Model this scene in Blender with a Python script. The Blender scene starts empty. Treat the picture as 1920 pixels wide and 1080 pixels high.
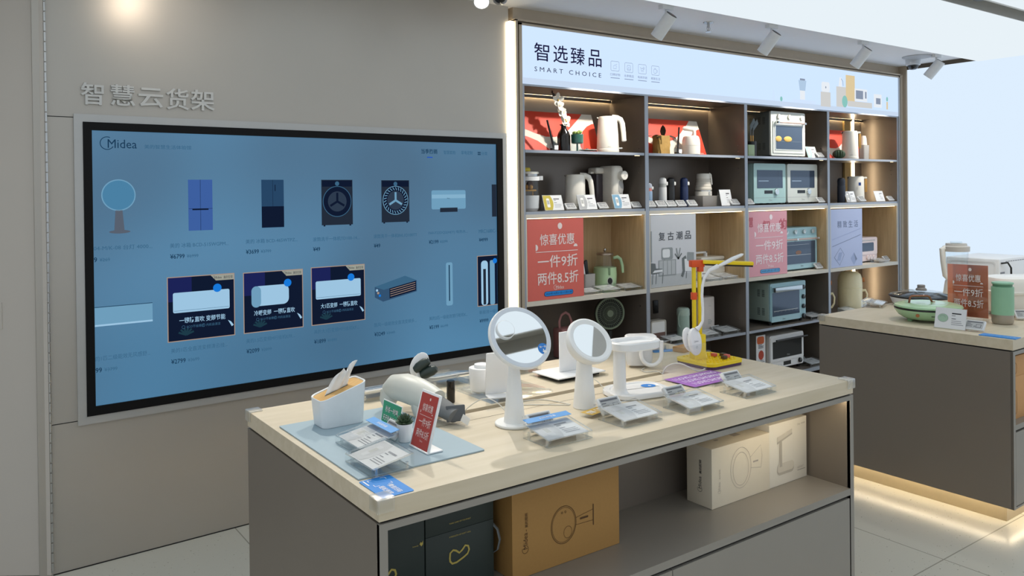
import bpy, bmesh, math, random
from mathutils import Matrix, Vector
PI = math.pi
random.seed(7)
SC = bpy.context.scene
COL = SC.collection
# ---------------------------------------------------------------- camera
cam_d = bpy.data.cameras.new('camera'); cam = bpy.data.objects.new('camera', cam_d); COL.objects.link(cam)
cam_d.sensor_width = 36.0
cam_d.lens = 1497.78 / 1920 * 36.0
cam_d.shift_y = (372.11 - 540.0) / 1920.0
cam_d.clip_start = 0.05
_r = (0.8137231, -0.58113895, -0.0114995); _u = (0.01313571, -0.00139325, 0.99991275); _f = (0.58110427, 0.81380316, -0.00649995)
cam.matrix_world = Matrix(((_r[0], _u[0], -_f[0], 0), (_r[1], _u[1], -_f[1], 0), (_r[2], _u[2], -_f[2], 1.625), (0, 0, 0, 1)))
SC.camera = cam
# ---------------------------------------------------------------- exposure, world
SC.view_settings.view_transform = 'Standard'
SC.view_settings.look = 'None'
SC.view_settings.exposure = 0.0
SC.view_settings.gamma = 1.0
SC.view_settings.use_curve_mapping = False
W = bpy.data.worlds.new('world'); SC.world = W; W.use_nodes = True
W.node_tree.nodes['Background'].inputs[0].default_value = (0.86, 0.92, 1.0, 1)
W.node_tree.nodes['Background'].inputs[1].default_value = 0.68
# luminous surfaces of the shop (strengths used by the materials below)
E_CEIL, E_RIGHT, E_SIGN, E_LED = 0.94, 1.0, 1.08, 5.0
SPOT_SHELF, SPOT_TABLE = 50.0, 70.0


def lamp(name, kind, loc, tgt, power, col, **kw):
    d = bpy.data.lights.new(name, kind); o = bpy.data.objects.new(name, d); COL.objects.link(o)
    d.energy = power; d.color = col
    for k, v in kw.items(): setattr(d, k, v)
    o.location = loc
    v = Vector(tgt) - Vector(loc)
    o.rotation_euler = v.to_track_quat('-Z', 'Y').to_euler()
    return o


# ---------------------------------------------------------------- materials
def lin(h):
    h = h.lstrip('#'); c = [int(h[i:i + 2], 16) / 255 for i in (0, 2, 4)]
    return tuple((x / 12.92 if x <= .04045 else ((x + .055) / 1.055) ** 2.4) for x in c)


MATS = {}


def mat(name, col='808080', rough=.5, metal=0., var=.05, scale=30., bump=0., coat=0., stretch=None, sss=0.):
    if name in MATS: return MATS[name]
    m = bpy.data.materials.new(name); m.use_nodes = True; nt = m.node_tree; p = nt.nodes['Principled BSDF']
    c = lin(col)
    p.inputs['Roughness'].default_value = rough; p.inputs['Metallic'].default_value = metal
    if coat: p.inputs['Coat Weight'].default_value = coat; p.inputs['Coat Roughness'].default_value = .08
    tc = nt.nodes.new('ShaderNodeTexCoord'); no = nt.nodes.new('ShaderNodeTexNoise'); no.inputs['Scale'].default_value = scale
    no.inputs['Detail'].default_value = 3
    src = tc.outputs['Object']
    if stretch:
        mp = nt.nodes.new('ShaderNodeMapping'); mp.inputs['Scale'].default_value = stretch
        nt.links.new(src, mp.inputs[0]); src = mp.outputs[0]
    nt.links.new(src, no.inputs['Vector'])
    mx = nt.nodes.new('ShaderNodeMix'); mx.data_type = 'RGBA'
    mx.inputs['A'].default_value = (*[x * (1 - var) for x in c], 1); mx.inputs['B'].default_value = (*[min(1, x * (1 + var)) for x in c], 1)
    nt.links.new(no.outputs['Fac'], mx.inputs['Factor']); nt.links.new(mx.outputs['Result'], p.inputs['Base Color'])
    if bump:
        b = nt.nodes.new('ShaderNodeBump'); b.inputs['Strength'].default_value = bump; b.inputs['Distance'].default_value = .002
        nt.links.new(no.outputs['Fac'], b.inputs['Height']); nt.links.new(b.outputs[0], p.inputs['Normal'])
    MATS[name] = m
    return m


def glow(name, col, strength):
    if name in MATS: return MATS[name]
    m = bpy.data.materials.new(name); m.use_nodes = True; nt = m.node_tree; nt.nodes.clear()
    e = nt.nodes.new('ShaderNodeEmission'); e.inputs[0].default_value = (*(lin(col) if isinstance(col, str) else col), 1); e.inputs[1].default_value = strength
    o = nt.nodes.new('ShaderNodeOutputMaterial'); nt.links.new(e.outputs[0], o.inputs[0]); MATS[name] = m
    return m


def clear(name, tint=(.97, .98, .98), gloss=.12, rough=.05):
    if name in MATS: return MATS[name]
    m = bpy.data.materials.new(name); m.use_nodes = True; nt = m.node_tree; nt.nodes.clear()
    t = nt.nodes.new('ShaderNodeBsdfTransparent'); t.inputs[0].default_value = (*tint, 1)
    g = nt.nodes.new('ShaderNodeBsdfGlossy'); g.inputs['Roughness'].default_value = rough; g.inputs[0].default_value = (1, 1, 1, 1)
    lw = nt.nodes.new('ShaderNodeLayerWeight'); lw.inputs[0].default_value = .5
    pw = nt.nodes.new('ShaderNodeMath'); pw.operation = 'POWER'; pw.inputs[1].default_value = 4
    ad = nt.nodes.new('ShaderNodeMath'); ad.operation = 'MULTIPLY_ADD'; ad.inputs[1].default_value = .6; ad.inputs[2].default_value = gloss * .5; ad.use_clamp = True
    mx = nt.nodes.new('ShaderNodeMixShader'); o = nt.nodes.new('ShaderNodeOutputMaterial')
    nt.links.new(lw.outputs['Facing'], pw.inputs[0]); nt.links.new(pw.outputs[0], ad.inputs[0]); nt.links.new(ad.outputs[0], mx.inputs[0])
    nt.links.new(t.outputs[0], mx.inputs[1]); nt.links.new(g.outputs[0], mx.inputs[2]); nt.links.new(mx.outputs[0], o.inputs[0])
    MATS[name] = m
    return m


def wood(name, c1, c2, rough=.45, scale=(2.2, 30, 30)):
    if name in MATS: return MATS[name]
    m = bpy.data.materials.new(name); m.use_nodes = True; nt = m.node_tree; p = nt.nodes['Principled BSDF']
    p.inputs['Roughness'].default_value = rough
    tc = nt.nodes.new('ShaderNodeTexCoord'); mp = nt.nodes.new('ShaderNodeMapping'); mp.inputs['Scale'].default_value = scale
    no = nt.nodes.new('ShaderNodeTexNoise'); no.inputs['Scale'].default_value = 1.6; no.inputs['Detail'].default_value = 6; no.inputs['Distortion'].default_value = .6
    rp = nt.nodes.new('ShaderNodeValToRGB'); rp.color_ramp.elements[0].color = (*lin(c1), 1); rp.color_ramp.elements[1].color = (*lin(c2), 1)
    rp.color_ramp.elements[0].position = .3; rp.color_ramp.elements[1].position = .75
    nt.links.new(tc.outputs['Object'], mp.inputs[0]); nt.links.new(mp.outputs[0], no.inputs['Vector']); nt.links.new(no.outputs['Fac'], rp.inputs[0])
    nt.links.new(rp.outputs[0], p.inputs['Base Color'])
    MATS[name] = m
    return m


# ---------------------------------------------------------------- mesh building
def T(x, y, z): return Matrix.Translation((x, y, z))
def RZ(a): return Matrix.Rotation(math.radians(a), 4, 'Z')
def RX(a): return Matrix.Rotation(math.radians(a), 4, 'X')
def RY(a): return Matrix.Rotation(math.radians(a), 4, 'Y')
def S3(x, y, z): return Matrix.Diagonal((x, y, z, 1))
def FR(x=0, y=0, z=0): return T(x, y, z) @ RX(90)      # a sheet standing up and facing -Y


def along(p, d):                                       # matrix whose Z points along d, from p
    return T(*p) @ Vector(d).to_track_quat('Z', 'Y').to_matrix().to_4x4()


def rr(w, h, r, n=5, cx=0, cy=0):                      # rounded rectangle, centred
    out = []
    for sx, sy, a0 in ((1, 1, 0), (-1, 1, 90), (-1, -1, 180), (1, -1, 270)):
        for i in range(n + 1):
            a = math.radians(a0 + 90 * i / n)
            out.append((cx + sx * (w / 2 - r) + r * math.cos(a), cy + sy * (h / 2 - r) + r * math.sin(a)))
    return out


def ell(rx, ry, n=32, cx=0, cy=0, a0=0, a1=360):
    k = n if a1 - a0 >= 360 else n + 1
    return [(cx + rx * math.cos(math.radians(a0 + (a1 - a0) * i / n)), cy + ry * math.sin(math.radians(a0 + (a1 - a0) * i / n))) for i in range(k)]


TXT = {}


def text_geo(s, bold=0.):
    key = (s, bold)
    if key in TXT: return TXT[key]
    c = bpy.data.curves.new('t', 'FONT'); c.body = s; c.resolution_u = 2; c.offset = bold
    o = bpy.data.objects.new('t', c); COL.objects.link(o)
    bpy.context.view_layer.update()
    me = o.evaluated_get(bpy.context.evaluated_depsgraph_get()).to_mesh()
    v = [tuple(x.co) for x in me.vertices]; f = [tuple(p.vertices) for p in me.polygons]
    o.to_mesh_clear(); bpy.data.objects.remove(o); bpy.data.curves.remove(c)
    if v:
        x0 = min(a[0] for a in v); x1 = max(a[0] for a in v); y0 = min(a[1] for a in v); y1 = max(a[1] for a in v)
    else: x0 = y0 = 0; x1 = y1 = 1
    TXT[key] = (v, f, x0, x1, y0, y1)
    return TXT[key]


class MB:
    def __init__(s): s.v = []; s.f = []; s.m = []; s.mats = []

    def add(s, verts, faces, m, M=None):
        if m not in s.mats: s.mats.append(m)
        k = s.mats.index(m); b = len(s.v)
        s.v += [tuple(M @ Vector(p)) if M is not None else tuple(p) for p in verts]
        flip = M is not None and M.to_3x3().determinant() < 0
        for f in faces:
            f = [b + i for i in f]
            s.f.append(f[::-1] if flip else f); s.m.append(k)
        return s

    def box(s, x0, x1, y0, y1, z0, z1, m, M=None, r=0, seg=2):
        if r:
            bm = bmesh.new(); bmesh.ops.create_cube(bm, size=1)
            for v in bm.verts: v.co = Vector(((x0 + x1) / 2 + v.co.x * (x1 - x0), (y0 + y1) / 2 + v.co.y * (y1 - y0), (z0 + z1) / 2 + v.co.z * (z1 - z0)))
            bmesh.ops.bevel(bm, geom=bm.edges[:], offset=r, segments=seg, profile=.5, affect='EDGES')
            bm.verts.index_update()
            s.add([v.co[:] for v in bm.verts], [[v.index for v in f.verts] for f in bm.faces], m, M); bm.free()
            return s
        v = [(x, y, z) for z in (z0, z1) for y in (y0, y1) for x in (x0, x1)]
        return s.add(v, [(0, 2, 3, 1), (4, 5, 7, 6), (0, 1, 5, 4), (2, 6, 7, 3), (0, 4, 6, 2), (1, 3, 7, 5)], m, M)

    def prism(s, poly, z0, z1, m, M=None):             # outline in local XY pulled from z0 to z1
        n = len(poly); v = [(x, y, z0) for x, y in poly] + [(x, y, z1) for x, y in poly]
        a = sum(poly[i][0] * poly[(i + 1) % n][1] - poly[(i + 1) % n][0] * poly[i][1] for i in range(n))
        fs = [tuple(range(n - 1, -1, -1)), tuple(range(n, 2 * n))] + [(i, (i + 1) % n, n + (i + 1) % n, n + i) for i in range(n)]
        if a < 0: fs = [f[::-1] for f in fs]
        return s.add(v, fs, m, M)

    def flat(s, poly, m, M=None, z=0.):
        a = sum(poly[i][0] * poly[(i + 1) % len(poly)][1] - poly[(i + 1) % len(poly)][0] * poly[i][1] for i in range(len(poly)))
        if a < 0: poly = poly[::-1]
        return s.add([(x, y, z) for x, y in poly], [tuple(range(len(poly)))], m, M)

    def rect(s, x0, x1, y0, y1, m, M=None, z=0.): return s.flat([(x0, y0), (x1, y0), (x1, y1), (x0, y1)], m, M, z)

    def frame(s, outer, inner, z0, z1, m, M=None):     # plate with a hole, same number of points
        n = len(outer); v = []
        for z in (z0, z1):
            v += [(x, y, z) for x, y in outer] + [(x, y, z) for x, y in inner]
        f = []
        for i in range(n):
            j = (i + 1) % n
            f += [(2 * n + i, 2 * n + j, 3 * n + j, 3 * n + i), (i, n + i, n + j, j), (i, j, 2 * n + j, 2 * n + i), (n + i, 3 * n + i, 3 * n + j, n + j)]
        return s.add(v, f, m, M)

    def loft(s, rings, m, M=None, cap=True, closed=False):
        n = len(rings[0]); v = [p for r in rings for p in r]; f = []
        R = len(rings)
        for k in range(R if closed else R - 1):
            for i in range(n):
                j = (i + 1) % n; k2 = (k + 1) % R
                f.append((k * n + i, k * n + j, k2 * n + j, k2 * n + i))
        if cap and not closed: f += [tuple(range(n - 1, -1, -1)), tuple((R - 1) * n + i for i in range(n))]
        return s.add(v, f, m, M)

    def lathe(s, prof, m, M=None, n=28, sx=1., sy=1.):  # profile of (radius, z); closes at radius 0
        rings = [[(r * sx * math.cos(2 * PI * i / n), r * sy * math.sin(2 * PI * i / n), z) for i in range(n)] for r, z in [(max(a, 1e-5), b) for a, b in prof]]
        return s.loft(rings, m, M, cap=True)

    def cyl(s, r, z0, z1, m, M=None, n=24, b=0.):
        if b: return s.lathe([(r - b, z0), (r, z0 + b), (r, z1 - b), (r - b, z1)], m, M, n)
        return s.lathe([(r, z0), (r, z1)], m, M, n)

    def tube(s, path, r, m, M=None, n=10, closed=False, flat=1.):
        P = [Vector(p) for p in path]; k = len(P); rad = r if isinstance(r, (list, tuple)) else [r] * k
        rings = []; up = Vector((0, 0, 1)); prev = None
        for i in range(k):
            a = P[(i - 1) % k] if (closed or i > 0) else P[i]; b = P[(i + 1) % k] if (closed or i < k - 1) else P[i]
            t = (b - a).normalized()
            if prev is None: x = t.cross(up) if abs(t.dot(up)) < .95 else t.cross(Vector((0, 1, 0)))
            else: x = prev - t * prev.dot(t)
            x.normalize(); y = t.cross(x); prev = x
            rings.append([tuple(P[i] + rad[i] * (math.cos(2 * PI * j / n) * x + flat * math.sin(2 * PI * j / n) * y)) for j in range(n)])
        return s.loft(rings, m, M, cap=not closed, closed=closed)

    def sphere(s, r, m, M=None, n=16):
        pr = [(r * math.sin(PI * i / (n // 2 + 2)), -r * math.cos(PI * i / (n // 2 + 2))) for i in range(n // 2 + 3)]
        return s.lathe(pr, m, M, n)

    def text(s, st, x0, x1, y0, y1, m, M=None, bold=0., fit='box', z=.0006):
        v, f, a, b, c, d = text_geo(st, bold)
        kx = (x1 - x0) / max(1e-6, b - a); ky = (y1 - y0) / max(1e-6, d - c)
        if fit == 'h': kx = ky
        if fit == 'w': ky = kx
        ox = x0 + ((x1 - x0) - kx * (b - a)) / 2 if fit == 'c' else x0
        return s.add([(ox + (p[0] - a) * kx, y0 + (p[1] - c) * ky, z) for p in v], f, m, M)

    def stroke(s, pts, w, m, M=None, z=.0004, closed=False):  # drawn line lying on a surface
        P = [Vector((p[0], p[1])) for p in pts]; n = len(P)
        L = []; R = []
        for i in range(n):
            a = P[(i - 1) % n] if closed or i > 0 else P[i]; b = P[(i + 1) % n] if closed or i < n - 1 else P[i]
            t = (b - a); t = t.normalized() if t.length else Vector((1, 0)); nn = Vector((-t.y, t.x)) * w / 2
            L.append(P[i] + nn); R.append(P[i] - nn)
        f = [(i, n + i, n + (i + 1) % n, (i + 1) % n) for i in range(n if closed else n - 1)]
        return s.add([(p.x, p.y, z) for p in L + R], f, m, M)

    def lines(s, x0, x1, y0, y1, k, m, M=None, z=.0006, fill=.45, seed=1):  # rows of fine print, too small to read
        rnd = random.Random(seed); h = (y1 - y0) / k
        for i in range(k):
            s.rect(x0, x0 + (x1 - x0) * rnd.uniform(.6, 1), y1 - h * (i + fill), y1 - h * i, m, M, z)
        return s

    def build(s, name, parent=None, smooth=35):
        me = bpy.data.meshes.new(name); me.from_pydata(s.v, [], s.f); me.update()
        for m in s.mats: me.materials.append(m)
        me.polygons.foreach_set('material_index', s.m)
        if smooth:
            me.polygons.foreach_set('use_smooth', [True] * len(me.polygons)); me.set_sharp_from_angle(angle=math.radians(smooth))
        o = bpy.data.objects.new(name, me); COL.objects.link(o)
        if parent is not None: o.parent = parent
        return o


def thing(name, label, cat, loc=(0, 0, 0), rz=0, group=None):
    o = bpy.data.objects.new(name, None); COL.objects.link(o); o.empty_display_size = .05
    o.location = loc; o.rotation_euler = (0, 0, math.radians(rz)); o['label'] = label; o['category'] = cat
    if group: o['group'] = group
    return o


def tag(o, label, cat, loc=None, rz=None, group=None):
    o['label'] = label; o['category'] = cat
    if loc is not None: o.location = loc
    if rz is not None: o.rotation_euler = (0, 0, math.radians(rz))
    if group: o['group'] = group
    return o


def struct(o): o['kind'] = 'structure'; return o


def dup(root, loc, rz=0, label=None, group=None):
    r = root.copy(); COL.objects.link(r); r.location = loc; r.rotation_euler = (0, 0, math.radians(rz))
    if label: r['label'] = label
    if group: r['group'] = group
    for ch in root.children:
        c = ch.copy(); COL.objects.link(c); c.parent = r
        for g in ch.children:
            d = g.copy(); COL.objects.link(d); d.parent = c
    return r


def logo(mb, x, y, w, m, M, bold=.02, z=.0006):
    bold = 0.         # ringed word mark, lower left corner at x, y
    h = w * .3; r = h * .62
    pts = []
    for i in range(27):
        a = math.radians(65 + 265 * i / 26); pts.append((x + r + r * math.cos(a), y + r * .95 + r * math.sin(a)))
    mb.stroke(pts, w * .022, m, M, z)
    mb.text('Midea', x + r * 1.08, x + w, y + h * .12, y + h * .98, m, M, bold, z=z)
# ---------------------------------------------------------------- materials of the shop
WALL = mat('brushed_wall', 'b3aea6', .38, .45, .03, 3)
DOORM = mat('door_paint', 'c2bbb2', .55, 0, .02, 3)
SILV = mat('silver_trim', 'b5b5b3', .35, .4, .03, 20)
CHAMP = mat('champagne_metal', 'b3a592', .4, .25, .04, 20)
DARKG = mat('dark_groove', '5c5245', .5, .4)
BLACK = mat('black_plastic', '121212', .35)
PITCH = mat('black_gap', '0c0b09', .8)
CABG = mat('cabinet_grey', '98938b', .38, .2, .03, 6)
CABD = mat('cabinet_side', '81786e', .4, .3, .03, 4)
SHELFG = mat('shelf_grey', '776d64', .33, .4, .03, 8)
EDGEG = mat('shelf_edge', 'a3a9b3', .4, .3, .02, 20)
PEG = mat('liner_white', 'cfc8ba', .5, 0, .03, 20)
LINER = wood('liner_oak', 'b59c78', 'c9b08a', .5, (30, 30, 2.5))
OAK = wood('table_oak', 'cdbfa4', 'dacdb6', .42, (1.6, 16, 16))
WHITE = mat('white_plastic', 'efefef', .35, 0, .01)
CREAM = mat('cream_enamel', 'f0ebe0', .3, 0, .02, coat=.3)
SOFF = mat('soffit_paint', 'e6e6e8', .6, 0, .02)
SLOT = mat('slot_metal', 'c2c0ba', .45, .15, .03)
ACR = clear('acrylic')
GLASS = clear('glass', (.93, .96, .97), .06, .02)
PAPER = mat('printed_card', 'e8e9ea', .55, 0, .02)
INK = mat('ink', '2e2e33', .6); INKL = mat('ink_light', '8a8c92', .6)
BLUE = mat('sign_blue', '1b86d8', .45); BLUEL = mat('card_blue', '5f9fdc', .45)
RED = mat('sign_red', 'd3655a', .5, 0, .02); PINKS = mat('sign_pink', 'dfa0ab', .5, 0, .02)
PLASTW = mat('paper_white', 'f2f0ec', .6, 0, .02)
EPAP = mat('e_paper', 'b9bab6', .5)
LEDW = glow('led_warm', (1, .80, .50), E_LED)
LEDS = glow('led_small', (1, .80, .50), 2.2)
LEDC = glow('led_cove', (1, .80, .48), 60)
LEDP = glow('led_plinth', (1, .82, .55), 22)
STEEL = mat('steel', 'b9b9b7', .25, 1.)

# ---------------------------------------------------------------- floor, walls, ceiling
fm = bpy.data.materials.new('terrazzo'); fm.use_nodes = True; nt = fm.node_tree; p = nt.nodes['Principled BSDF']
p.inputs['Roughness'].default_value = .22
tc = nt.nodes.new('ShaderNodeTexCoord')
vo = nt.nodes.new('ShaderNodeTexVoronoi'); vo.inputs['Scale'].default_value = 55; nt.links.new(tc.outputs['Object'], vo.inputs['Vector'])
no = nt.nodes.new('ShaderNodeTexNoise'); no.inputs['Scale'].default_value = 40; nt.links.new(tc.outputs['Object'], no.inputs['Vector'])
mu = nt.nodes.new('ShaderNodeMath'); mu.operation = 'MULTIPLY_ADD'; nt.links.new(no.outputs['Fac'], mu.inputs[0]); mu.inputs[1].default_value = .5; nt.links.new(vo.outputs['Distance'], mu.inputs[2])
rp = nt.nodes.new('ShaderNodeValToRGB'); e = rp.color_ramp.elements; e[0].position = .30; e[0].color = (*lin('8d8878'), 1); e[1].position = .36; e[1].color = (*lin('c9c5b8'), 1)
nt.links.new(mu.outputs[0], rp.inputs[0])
br = nt.nodes.new('ShaderNodeTexBrick'); br.offset = 0; br.inputs['Scale'].default_value = 1; br.inputs['Mortar Size'].default_value = .003
br.inputs['Brick Width'].default_value = .8; br.inputs['Row Height'].default_value = .8; nt.links.new(tc.outputs['Object'], br.inputs['Vector'])
mx = nt.nodes.new('ShaderNodeMix'); mx.data_type = 'RGBA'; nt.links.new(br.outputs['Fac'], mx.inputs['Factor']); nt.links.new(rp.outputs[0], mx.inputs['A']); mx.inputs['B'].default_value = (*lin('9a968a'), 1)
nt.links.new(mx.outputs['Result'], p.inputs['Base Color'])
o = struct(MB().box(-4.8, 8.2, -6.2, 5.2, -.1, 0, fm).build('floor')); o.location = (.35, .15, 0)

A = math.degrees(math.atan(.0327))
WM = T(.371, 3.954, 0) @ RZ(A)                          # frame of the slanted screen wall: x along it, -y into the shop
def wx(x): return (x - .371) / math.cos(math.radians(A))
b = MB()
b.box(-.05, wx(2.868), 0, .12, 0, 2.80, WALL, WM)
b.box(wx(2.868), wx(2.93), .06, .12, 0, 2.80, WALL, WM)
b.box(2.90, 7.42, 4.03, 4.10, 2.69, 2.80, CHAMP)
struct(b.build('wall_back'))
b = MB()
for z in (.648, 1.98):
    b.box(0, wx(.473), -.0012, .001, z - .0016, z + .0016, PITCH, WM)
    b.box(wx(2.838), wx(2.868), -.0012, .001, z - .0016 - .004, z + .0012 - .004, INKL, WM)
b.box(wx(2.909), wx(2.912), .058, .0595, 2.69, 2.78, PITCH, WM)
b.box(0, wx(2.86), -.003, 0, 0, .004, PITCH, WM)
struct(b.build('trim_1'))                               # panel joints and floor line of the screen wall
# hinged door at the left, standing at an angle to the wall
DM = T(.362, 3.943, 0) @ Matrix(((.8137, .5811, 0, 0), (-.5811, .8137, 0, 0), (0, 0, 1, 0), (0, 0, 0, 1)))
d = struct(MB().box(-.92, 0, 0, .04, .008, 2.78, DOORM, DM).build('door_1'))
b = MB().box(-.29, -.193, -.003, .0, 1.068, 1.182, DOORM, DM); b.build('pull_frame', d)
MB().box(-.285, -.205, -.0045, -.002, 1.082, 1.162, CABG, DM).build('door_pull', d)
b = MB()
for i in range(64): b.cyl(.0055, .02 + i * .043, .058 + i * .043, STEEL, DM @ T(.004, .004, 0), 8)
b.build('piano_hinge', d)
struct(MB().box(-3.9, -.36, 4.5, 4.6, 0, 2.8, WALL).build('wall_left'))
b = MB().box(7.42, 7.52, -3, 4.06, 0, 2.80, SILV)
struct(b.build('wall_right'))
rw = MB().box(7.412, 7.4195, -2.6, 3.955, .35, 2.742, glow('lightbox_right', (.73, .86, 1.0), E_RIGHT)).build('wall_lightbox')
tag(rw, 'huge glowing blue-white lightbox panel covering the whole right wall', 'light panel')
b = MB().box(7.395, 7.42, 3.955, 4.03, 0, 2.78, CHAMP).box(7.36, 7.395, 3.985, 4.03, 0, 2.70, CHAMP)
b.box(7.405, 7.42, 3.3, 3.955, 2.742, 2.78, DARKG)
struct(b.build('trim_2'))
# ceiling: a painted soffit along the walls, glowing panels between recessed slots over the shop
b = MB().box(-4, 7.52, 3.30, 4.55, 2.78, 2.86, SOFF)
b.box(-4, 7.52, -5, 3.30, 2.84, 2.90, SLOT)
struct(b.build('ceiling'))
CE = glow('ceiling_film', (.86, .945, 1.0), E_CEIL)
ys = [(2.345, 3.32), (.86, 2.205), (-.42, .74), (-1.70, -.56), (-3.6, -1.84)]
XB = (2.985, 3.42)                                       # a painted strip crosses the glowing ceiling behind the first slot
for i, (y0, y1) in enumerate(ys):
    for k, (x0, x1) in enumerate(((-3.6, 7.41),) if i == 0 else ((-3.6, XB[0]), (XB[1], 7.41))):
        l = 'glowing white ceiling panel next to the soffit with the track lights' if i == 0 else ('glowing white ceiling panel beyond the dark slot in the top right corner' if (i, k) == (1, 1) else 'glowing white ceiling panel behind the viewer, seen only in the mirrors')
        o = MB().box(x0, x1, y0, y1, 2.735, 2.78, CE).build('ceiling_light_panel'); tag(o, l, 'ceiling light', group='glowing ceiling panels')
b = MB()
for i in range(4):
    for y in (ys[i][0], ys[i + 1][1]): b.box(-3.6, 7.41, y - .003, y + .003, 2.728, 2.84, SLOT)
b.box(XB[0], XB[1], -3.6, 2.205, 2.733, 2.78, SOFF).box(XB[0] + .14, XB[0] + .165, -3.6, 2.205, 2.728, 2.734, PITCH)
struct(b.build('trim_3'))


def downlight(x, y, label):
    t = thing('downlight', label, 'ceiling light', (x, y, 2.758), group='downlights in the ceiling slots')
    MB().lathe([(.028, .0), (.036, .0), (.036, .038), (.028, .038)], BLACK).build('housing', t)
    MB().lathe([(0, .004), (.028, .004), (.028, .02), (0, .02)], glow('lamp_face', (1, .95, .86), 14)).build('lens', t)
downlight(5.11, 2.275, 'small bright downlight in the ceiling slot at the top right corner')
lamp('downlight_beam', 'SPOT', (5.11, 2.275, 2.752), (5.11, 2.275, 0), 30, (1, .93, .82), spot_size=1.3, spot_blend=.4, shadow_soft_size=.03)

# track spotlights under the soffit
SPW = mat('spot_white', 'd9dadb', .45)
SG = 'track spotlights under the soffit'


def track_spot(x, y, tgt, label, lit=False, power=0, col=(1, .93, .83)):
    t = thing('track_spotlight', label, 'spotlight', (x, y, 2.78), group=SG)
    MB().box(-.05, .05, -.018, .018, -.024, 0, SPW).build('adapter', t)
    MB().cyl(.009, -.085, -.024, SPW, n=12).build('stem', t)
    pv = Vector((0, 0, -.10)); dr = (Vector(tgt) - Vector((x, y, 2.68))).normalized()
    M = along(pv - dr * .055, dr)
    b = MB().lathe([(.0, .004), (.038, .004), (.041, 0), (.041, .165), (.037, .165), (.036, .15), (0, .15)], SPW, M, 28)
    h = b.build('lamp_head', t)
    MB().lathe([(0, -.002), (.035, -.002), (.035, .006), (0, .006)], BLACK, M, 24).build('end_cap', h)
    MB().lathe([(0, .150), (.0355, .150), (.0355, .158), (0, .158)], glow('lamp_face_warm', (1, .94, .84), 30 if lit else 12), M, 24).build('lens', h)
    if power:
        s = Vector((x, y, 2.78)) + pv + dr * .118
        lamp('spot_beam', 'SPOT', s, tgt, power, col, spot_size=math.radians(46 if power < 50 else 62), spot_blend=.4, shadow_soft_size=.025)
    return t


for x, tx, l in ((3.69, 3.50, 'white track spotlight above the dark lettering of the lightbox sign'), (4.74, 4.58, 'white track spotlight right of the sprinkler, second from the left over the shelves'),
                 (5.89, 5.74, 'white track spotlight between the sprinkler and the dome camera'), (7.02, 6.85, 'white track spotlight right of the dome camera by the glowing wall')):
    track_spot(x, 3.49, (tx, 4.16, 1.86), l, False, SPOT_SHELF)
track_spot(2.30, 3.47, (1.30, 2.05, .9), 'lit white track spotlight at the top edge, shining towards the viewer', True, SPOT_TABLE)
track_spot(1.30, 3.47, (1.40, 2.1, .9), 'white track spotlight above the large screen, out of the frame', False, SPOT_TABLE)
track_spot(.80, 3.47, (.86, 3.97, 2.62), 'white track spotlight near the hinged door, out of the frame', False, 0)
lamp('wall_wash', 'SPOT', (.80, 3.47, 2.62), (.86, 3.97, 2.50), 5, (1, .84, .66), spot_size=1.6, spot_blend=1.0, shadow_soft_size=.05)
CH = clear('dome_glass', (.55, .57, .6), .1, .02)


def dome(x, y, label):
    t = thing('dome_camera', label, 'security camera', (x, y, 2.78), group='ceiling dome cameras')
    MB().lathe([(.0, -.05), (.058, -.05), (.062, -.045), (.062, -.004), (.060, 0), (0, 0)], mat('camera_white', 'd6d8da', .5), None, 32).build('housing', t)
    MB().lathe([(.005, -.092), (.022, -.089), (.036, -.078), (.043, -.062), (.045, -.05)], CH, None, 28).build('dome', t)
    MB().sphere(.034, BLACK, T(0, 0, -.05)).build('lens_ball', t)
    return t


dome(7.10, 3.735, 'white dome camera on the soffit beside the right-hand spotlight')
dome(2.575, 3.70, 'white dome camera at the top edge next to the lit spotlight')
o = MB().lathe([(0, -.008), (.12, -.008), (.125, -.004), (.125, 0), (0, 0)], mat('disc_grey', 'aeb1b6', .5), None, 36).build('ceiling_disc')
tag(o, 'flat round grey ceiling disc beside the dome camera', 'ceiling fitting', (6.96, 3.62, 2.78))
t = thing('sprinkler', 'small metal sprinkler head on the soffit between the spotlights', 'sprinkler', (4.29, 3.67, 2.78))
MB().lathe([(0, -.006), (.034, -.006), (.036, 0), (0, 0)], STEEL).build('escutcheon', t)
b = MB().cyl(.009, -.035, -.006, STEEL).cyl(.004, -.062, -.035, STEEL)
b.tube([(-.012, 0, -.03), (-.016, 0, -.045), (-.006, 0, -.062)], .0025, STEEL).tube([(.012, 0, -.03), (.016, 0, -.045), (.006, 0, -.062)], .0025, STEEL).build('nozzle', t)
MB().lathe([(0, -.066), (.02, -.066), (.02, -.062), (0, -.062)], STEEL).build('deflector', t)

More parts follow.
